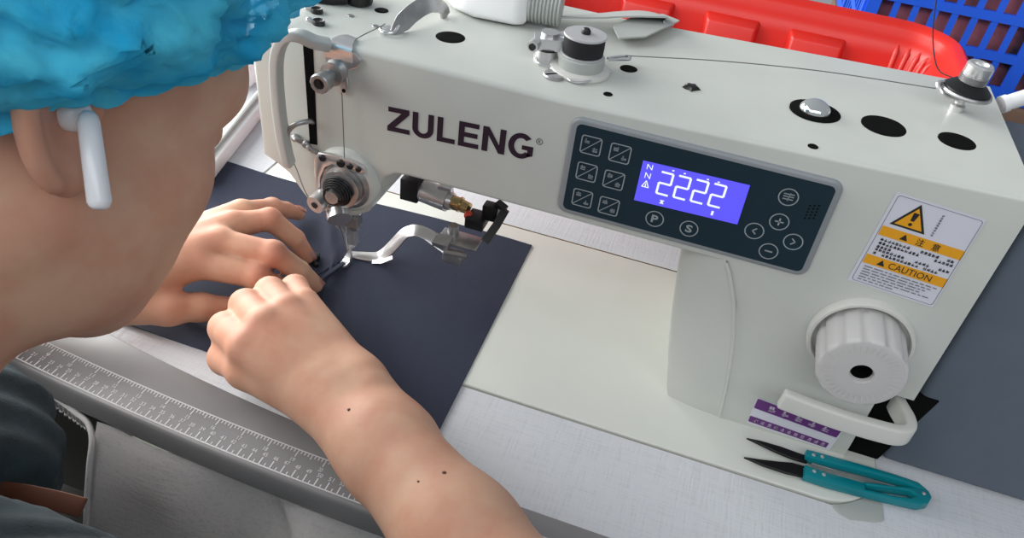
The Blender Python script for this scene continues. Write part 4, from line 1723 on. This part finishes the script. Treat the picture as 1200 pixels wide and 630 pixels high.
# torso
F.add([c_((-65, -375, 10), (-65, -400, -110), 88, 84), c_((-140, -370, 20), (-150, -395, -80), 66, 66), c_((5, -372, 20), (10, -395, -80), 66, 66)], 40, 20)
F.add([c_(SHR, (-62, -352, 66), 40, 48), c_(SHL, (-62, -352, 66), 40, 48)], 20, 20)
F.add([c_(NB, hl(0, -30, -50), 62, 56), c_(hl(0, -40, -40), (-70, -352, 80), 56, 56), c_(hl(0, 10, -75), NB, 44, 54)], 25, 38)
# head
F.add([he_((0, -8, 38), (74, 97, 80)), he_((0, 36, -16), (61, 52, 72)), he_((0, 40, -58), (53, 46, 40)),
       hc_((55, 6, -42), (24, 68, -88), 18, 16), hc_((-55, 6, -42), (-24, 68, -88), 18, 16), he_((0, 74, -90), (26, 18, 18)), he_((36, 36, -52), (24, 40, 34)), he_((-36, 36, -52), (24, 40, 34))], 30, 24)
F.add([he_((43, 58, -24), (22, 20, 20)), he_((-43, 58, -24), (22, 20, 20)), hc_((42, 69, 15), (0, 82, 18), 12, 12), hc_((-42, 69, 15), (0, 82, 18), 12, 12)], 10, 18)
F.add([he_((31, 93, -5), (15, 11, 10)), he_((-31, 93, -5), (15, 11, 10))], 2, 12, 's')
F.add([he_((32, 76, -5), (14, 12, 11)), he_((-32, 76, -5), (14, 12, 11))], 2, 3)
F.add([hc_((0, 88, 4), (0, 107, -28), 7, 11), he_((12, 98, -32), (9, 10, 8)), he_((-12, 98, -32), (9, 10, 8))], 6, 7)
F.add([he_((0, 87, -57), (23, 9, 7)), he_((0, 86, -67), (20, 9, 8))], 2.5, 5)
# ears: flared shells with a hollow and a rolled rim
for sx in (1, -1):
    lean, fl = math.radians(28), math.radians(30)
    A0 = np.array([0, math.cos(lean), math.sin(lean)])
    L0 = np.array([0, -math.sin(lean), math.cos(lean)])
    N0 = np.array([sx * 1.0, 0, 0])
    A1 = math.cos(fl) * A0 - math.sin(fl) * N0
    N1 = math.cos(fl) * N0 + math.sin(fl) * A0
    EC = np.array([sx * 77.5, -7, 2])
    RE = RH @ np.stack([A1, L0, N1], 1)

    def ep(a, l, n):
        return tuple(HC + RH @ (EC + a * A1 + l * L0 + n * N1))
    F.add([e_(ep(0, 0, 0), (16.5, 28, 4.2), RE), e_(ep(2, -20, 0), (9, 10, 4.5), RE)], 5, 4)
    F.add([e_(ep(3, 0, 6.5), (10, 16, 6.5), RE)], 2, 5, 's')
    rimp = smooth_path([ep(15.0 * math.cos(a), 26.5 * math.sin(a), 2.4) for a in [math.radians(40 + 24 * i) for i in range(9)]], 3)
    F.add([c_(p, q, 2.6) for p, q in zip(rimp, rimp[1:])], 1.5, 3.5)
    F.add([e_(ep(14, -3, 2), (4, 7, 3.5), RE)], 3, 4)
# right arm
WR = np.array((92.0, -148.0, 42.0))
F.add([c_(SHR, ELR, 42, 36)], 5, 20)
F.add([c_(ELR, (215, -246, 50), 34, 28.5), c_((215, -246, 50), (167, -213.6, 46), 28.5, 26.2), c_((167, -213.6, 46), (112, -177, 42), 27, 23)], 12, 12)
F.add([c_((68, -158, 39), (114, -184, 41), 17, 20), c_((77, -144, 40), (117, -172, 42), 17, 20), c_((85, -146, 50), (90, -150, 50), 8, 8)], 10, 10)
RM = {'i': (18.5, -152, 51), 'm': (21, -137.5, 56), 'r': (24.5, -121.5, 54), 'p': (26, -105.5, 48)}
F.add([c_((69, -159, 38), RM['i'], 15.5, 10.6), c_((71, -153, 41), RM['m'], 15.5, 10.8), c_((75, -147, 41), RM['r'], 15.5, 10.6), c_((79, -142, 39), RM['p'], 14.5, 9.8),
       c_((66, -150, 33), (28, -128, 36), 14, 15)], 8, 9)
RP = {'i': (-7.5, -135, 41), 'm': (-4.5, -118, 46), 'r': (1.5, -102, 46), 'p': (8.5, -86.5, 40)}
RDd = {'i': (-6.5, -124, 20), 'm': (-5, -107.5, 23), 'r': (1, -92, 23), 'p': (10, -79.5, 19)}
RT = {'i': (4, -117, 9), 'm': (5, -103, 9), 'r': (10.5, -90, 9), 'p': (17, -78, 9)}
for k, r in (('i', 10.0), ('m', 10.2), ('r', 9.8), ('p', 8.9)):
    F.add([c_(RM[k], RP[k], r * 1.02, r * .93), c_(RP[k], RDd[k], r * .95, r * .78), c_(RDd[k], RT[k], r * .78, r * .64)], 3.0, 2.0)
F.add([c_((58, -157, 34), (18, -154, 36), 14, 11), c_((18, -154, 36), (-4, -143, 26), 10.5, 9.5), c_((-4, -143, 26), (-7, -127, 11), 9.2, 7.2)], 5, 5)
# left arm
F.add([c_(SHL, ELL, 48, 42), c_(ELL, (-185, -172, 38), 40, 31), c_((-185, -172, 38), (-112, -134, 34), 31, 22)], 12, 20)
LM_ = {'i': (-59, -89, 38), 'm': (-55, -70, 43), 'r': (-60, -48.5, 42), 'p': (-68.5, -27, 36.5)}
LP = {'i': (-24.6, -78.5, 32), 'm': (-20.7, -63.5, 42), 'r': (-42.5, -32, 42), 'p': (-60.5, -2, 28)}
LD = {'i': (-19.5, -68, 19), 'm': (-7.8, -54.5, 25), 'r': (-28.4, -24.6, 25), 'p': (-57.5, 11.5, 18.5)}
LT = {'i': (-15, -62, 9.5), 'm': (-1.5, -47, 10), 'r': (-22, -21.5, 10), 'p': (-54, 22.5, 9.5)}
F.add([c_((-106, -137, 32), LM_['i'], 15.5, 10), c_((-104, -129, 34), LM_['m'], 16, 10.4), c_((-104, -119, 34), LM_['r'], 16, 10), c_((-107, -111, 32), LM_['p'], 15, 9.4),
       c_((-98, -112, 28), (-66, -62, 30), 13, 12)], 8, 9)
for k, r in (('i', 9.0), ('m', 9.0), ('r', 8.6), ('p', 7.8)):
    F.add([c_(LM_[k], LP[k], r * 1.05, r * .86), e_(LP[k], (r * .97, r * .97, r * .97)), c_(LP[k], LD[k], r * .88, r * .78), c_(LD[k], LT[k], r * .78, r * .66)], 2.0, 3.0)
F.add([c_((-98, -134, 26), (-64.5, -115, 19), 14, 10.5), e_((-64.5, -115, 19), (11, 11, 10)), c_((-64.5, -115, 19), (-51, -102, 14.5), 9.8, 9), c_((-51, -102, 14.5), (-36, -90, 10), 8.8, 7)], 4, 6)
body = field_obj('body', F, 1.8, SKIN, person)
bco = np.empty(len(body.data.vertices) * 3)
body.data.vertices.foreach_get('co', bco)
bco = bco.reshape(-1, 3) * 1000 + np.array(ORIGIN[person.name])
fl_ = np.zeros(len(bco))
spots = [(hl(sx * 82, -12, 2), 26, .62) for sx in (1, -1)]
spots += [(RM[k], 17, .5) for k in 'imrp'] + [(RP[k], 14, .42) for k in 'imrp'] + [(LP[k], 13, .45) for k in 'imrp'] + [(LM_[k], 16, .25) for k in 'imr']
spots += [(LT[k], 10, .35) for k in 'imrp'] + [((-64.5, -115, 19), 14, .4)]
for c, rr, st in spots:
    fl_ = np.maximum(fl_, st * .75 * np.exp(-(np.linalg.norm(bco - np.array(c), axis=1) / rr) ** 2 * 1.4))
body.data.attributes.new('flush', 'FLOAT', 'POINT').data.foreach_set('value', fl_.astype(np.float32))

# moles on the forearm and face
mb = MB()
for p in ((0, 0, 0),):
    pass


def on_surface(p, d, steps=60):
    p = np.array(p, float)
    d = np.array(d, float) / np.linalg.norm(d)
    for _ in range(steps):
        v = F.ev(p[None, :])[0]
        p = p + d * v * 0.8
        if abs(v) < 0.05:
            break
    return p


CAMP = np.array((219.664, -409.077, 359.71))
for q, r in (((92.7, -176.6, 60), 0.9), ((152.6, -200.6, 70), 0.9), ((143.8, -209.4, 70), 0.6)):
    d = np.array(q) - CAMP
    s = on_surface(np.array(q) - d / np.linalg.norm(d) * 40, d)
    mb = MB()
    mb.ball(s, r, 10, 6, (1.2, 1, .5))
    mb.build('mole', MOLE, person)
# nails of the left hand
for k in 'imrp':
    a, b = np.array(LD[k], float), np.array(LT[k], float)
    d = (b - a) / np.linalg.norm(b - a)
    up = np.array((0, 0, 1.0)) + 0.8 * np.array((d[0], d[1], 0))
    up -= d * (up @ d)
    up /= np.linalg.norm(up)
    c = b + d * 1.0 + up * 6.3
    mb = MB()
    sd = np.cross(d, up)
    rows = []
    for i in range(6):
        t = i / 5
        row = []
        for j in range(7):
            w = (j / 6 - .5) * 2
            ww = 4.2 * math.sqrt(max(0.05, 1 - (max(0, t - .55) / .5) ** 2)) * (0.85 + .15 * min(1, t * 3))
            row.append(tuple(c + d * (t - .6) * 9.5 + sd * w * ww - up * (1.7 * w * w) - up * 1.0 * max(0, t - .4)))
        rows.append(row)
    mb.loft(rows)
    bmesh.ops.solidify(mb.bm, geom=mb.bm.faces[:], thickness=0.7)
    mb.build('fingernail', NAIL, person, sharp=80)

# hair under the cap
Fh = Field()
Fh.add([he_((0, -11, 40), (75, 97.5, 80.5))], 5, 5)
Fh.add([he_((0, 74, -14), (90, 62, 52))], 5, 10, 's')
Fh.add([he_((0, 10, -60), (120, 120, 48))], 5, 8, 's')
field_obj('hair', Fh, 4.0, HAIR, person)

# bouffant cap: puffed shell with creases, gathered at its edge
rows = []
NA, NT = 260, 100
for j in range(NT + 1):
    t = j / NT
    row = []
    for i in range(NA):
        az = 2 * math.pi * i / NA                       # 0 = front, +90 = right
        ca, sa = math.cos(az), math.sin(az)
        zr = 10 + 40 * max(0, ca) ** 1.1 - 24 * max(0, -ca) ** 0.6   # height of the edge around the head
        zr += 1.6 * math.sin(az * 21) + 2.2 * noise.noise(Vector((ca * 6, sa * 6, 2.2)))
        th0 = math.asin(max(-.95, min(.95, (zr - 38) / 84)))
        th = th0 + (math.pi / 2 - th0) * t
        cx, cy, cz = sa * math.cos(th), ca * math.cos(th), math.sin(th)
        puff = 3 + (15 - 6 * max(0, ca)) * (1 - math.exp(-t * 9)) + 5 * math.sin(math.pi * min(1, t * 1.6))
        p = Vector((cx * 1.0, cy * 1.0, cz * 1.0))
        fold = 0
        for o, amp in ((2.6, 8.5), (5.2, 8.0), (10, 5.2), (21, 2.6), (40, 1.0)):
            nv = noise.noise(p * o + Vector((1.3, o, .7)))
            fold += amp * (1 - 2.4 * abs(nv))
        gath = 1.5 * math.sin(az * 46 + 3 * noise.noise(p * 3)) * math.exp(-t * 16)
        rad = puff + fold * min(1, t * 7 + .15) * .8 + gath + 11 * math.exp(-((ca + .25) / .3) ** 2) * math.exp(-t * 5)
        rad = max(rad, 4.5)
        row.append(hl(cx * (74 + rad), -8 + cy * (97 + rad), 38 + cz * (82 + rad)))
    rows.append(row)
# rolled frill below the elastic
pre = []
for (dr, dz) in ((2.5, -5.5), (4.2, -3.0)):
    row = []
    for i in range(NA):
        az = 2 * math.pi * i / NA
        b = np.array(rows[0][i])
        out = np.array(hl(math.sin(az), math.cos(az), 0)) - HC
        w = 2.6 * math.sin(az * 46 + 1) + 2.2 * noise.noise(Vector((math.cos(az) * 9, math.sin(az) * 9, dz)))
        row.append(tuple(b + out * (dr + w * .5) + hu * (dz + w * .5)))
    pre.append(row)
mb = MB()
mb.loft(pre + rows, closed=True)
bmesh.ops.solidify(mb.bm, geom=mb.bm.faces[:], thickness=0.35) if False else None
cap = mb.build('bouffant_cap', CAPM, person, sharp=120)

# shirt, trousers and shoes
Fs = Field()
Fs.add([c_((-65, -378, 12), (-65, -402, -200), 98, 104), c_((-140, -372, 20), (-140, -400, -200), 76, 80), c_((5, -374, 20), (10, -400, -200), 76, 80)], 40, 20)
Fs.add([c_(SHR, (-62, -352, 62), 57, 64), c_(SHL, (-62, -350, 70), 60, 66)], 25, 30)
Fs.add([c_(SHR, (205, -322, 44), 57, 54)], 5, 18)
Fs.add([c_(SHL, (-285, -290, 40), 60, 56)], 5, 18)
Fs.add([c_((-93, -256, 18), (-98, -290, -40), 50, 58), c_((-93, -256, 18), (-95, -340, 30), 50, 60)], 20, 12)


def wrinkle(P):
    return 3.2 * np.sin(P[:, 0] * .11 + P[:, 2] * .07 + 2 * np.sin(P[:, 1] * .05)) * np.sin(P[:, 1] * .083 + P[:, 2] * .09) + 1.6 * np.sin(P[:, 0] * .23 - P[:, 1] * .19)


STRAP = [[-50.0, -267.7, 35.2], [-35.5, -261.5, 33.0], [-24.7, -258.4, 31.5], [-14.3, -256.2, 30.3], [-3.9, -254.5, 29.1]]
field_obj('shirt', Fs, 4.5, TEAL, person, disp=wrinkle)
Ft = Field()
for sx in (-1, 1):
    hx = -65 + sx * 85
    Ft.add([c_((hx, -400, -255), (hx + sx * 30, -120, -268), 80, 66), c_((hx + sx * 30, -120, -268), (hx + sx * 25, -90, -690), 68, 46)], 12, 30)
Ft.add([c_((-110, -410, -215), (-20, -410, -215), 88, 88)], 12, 30)
field_obj('trousers', Ft, 9, TROUSER, person)
for sx in (-1, 1):
    Fx = Field()
    x = -65 + sx * 110
    Fx.add([c_((x, -100, -716), (x + sx * 8, 60, -722), 34, 28), c_((x, -95, -700), (x, -90, -680), 38, 40)], 10, 10)
    field_obj('shoe', Fx, 6, BLACKP, person)
mb = MB()
spts = STRAP
mb.strip(smooth_path(spts, 6), (.3, -.45, .75), 9, 2)
mb.bevel(.6, 2)
mb.build('brown_strap', STRAPBROWN, person)

# earbud in the right ear
eb = thing('earbud', 'white wireless earbud with a long stem in the ear under the blue cap', 'earbud', tuple(EAR))


def pix_dir(a, b):
    return None


B0 = np.array(hl(81, -2, 2))
UPV = np.array((-0.2726, 0.5599, 0.7825))
RGT = np.array((0.945, 0.3085, 0.1084))
TOW = (CAMP - B0) / np.linalg.norm(CAMP - B0)
s0 = B0 + RGT * 3 + TOW * 3
s1 = s0 - UPV * 27 + RGT * 3.2
mb = MB()
mb.tube([s0 + UPV * 1.5, s0 + UPV * .2, s0 - UPV * 2, s1 + UPV * 2, s1 + UPV * .6, s1 - UPV * .2], [1.5, 2.6, 3.2, 3.4, 2.8, 1.7], 18)
mb.build('stem', BUDW, eb, sharp=60)
mb = MB()
mb.ball(B0 - RGT * 2.0 - TOW * 3.5 + UPV * 1, 5.6, 20, 12, (1, 1.05, 1.0))
mb.build('bud', BUDW, eb)
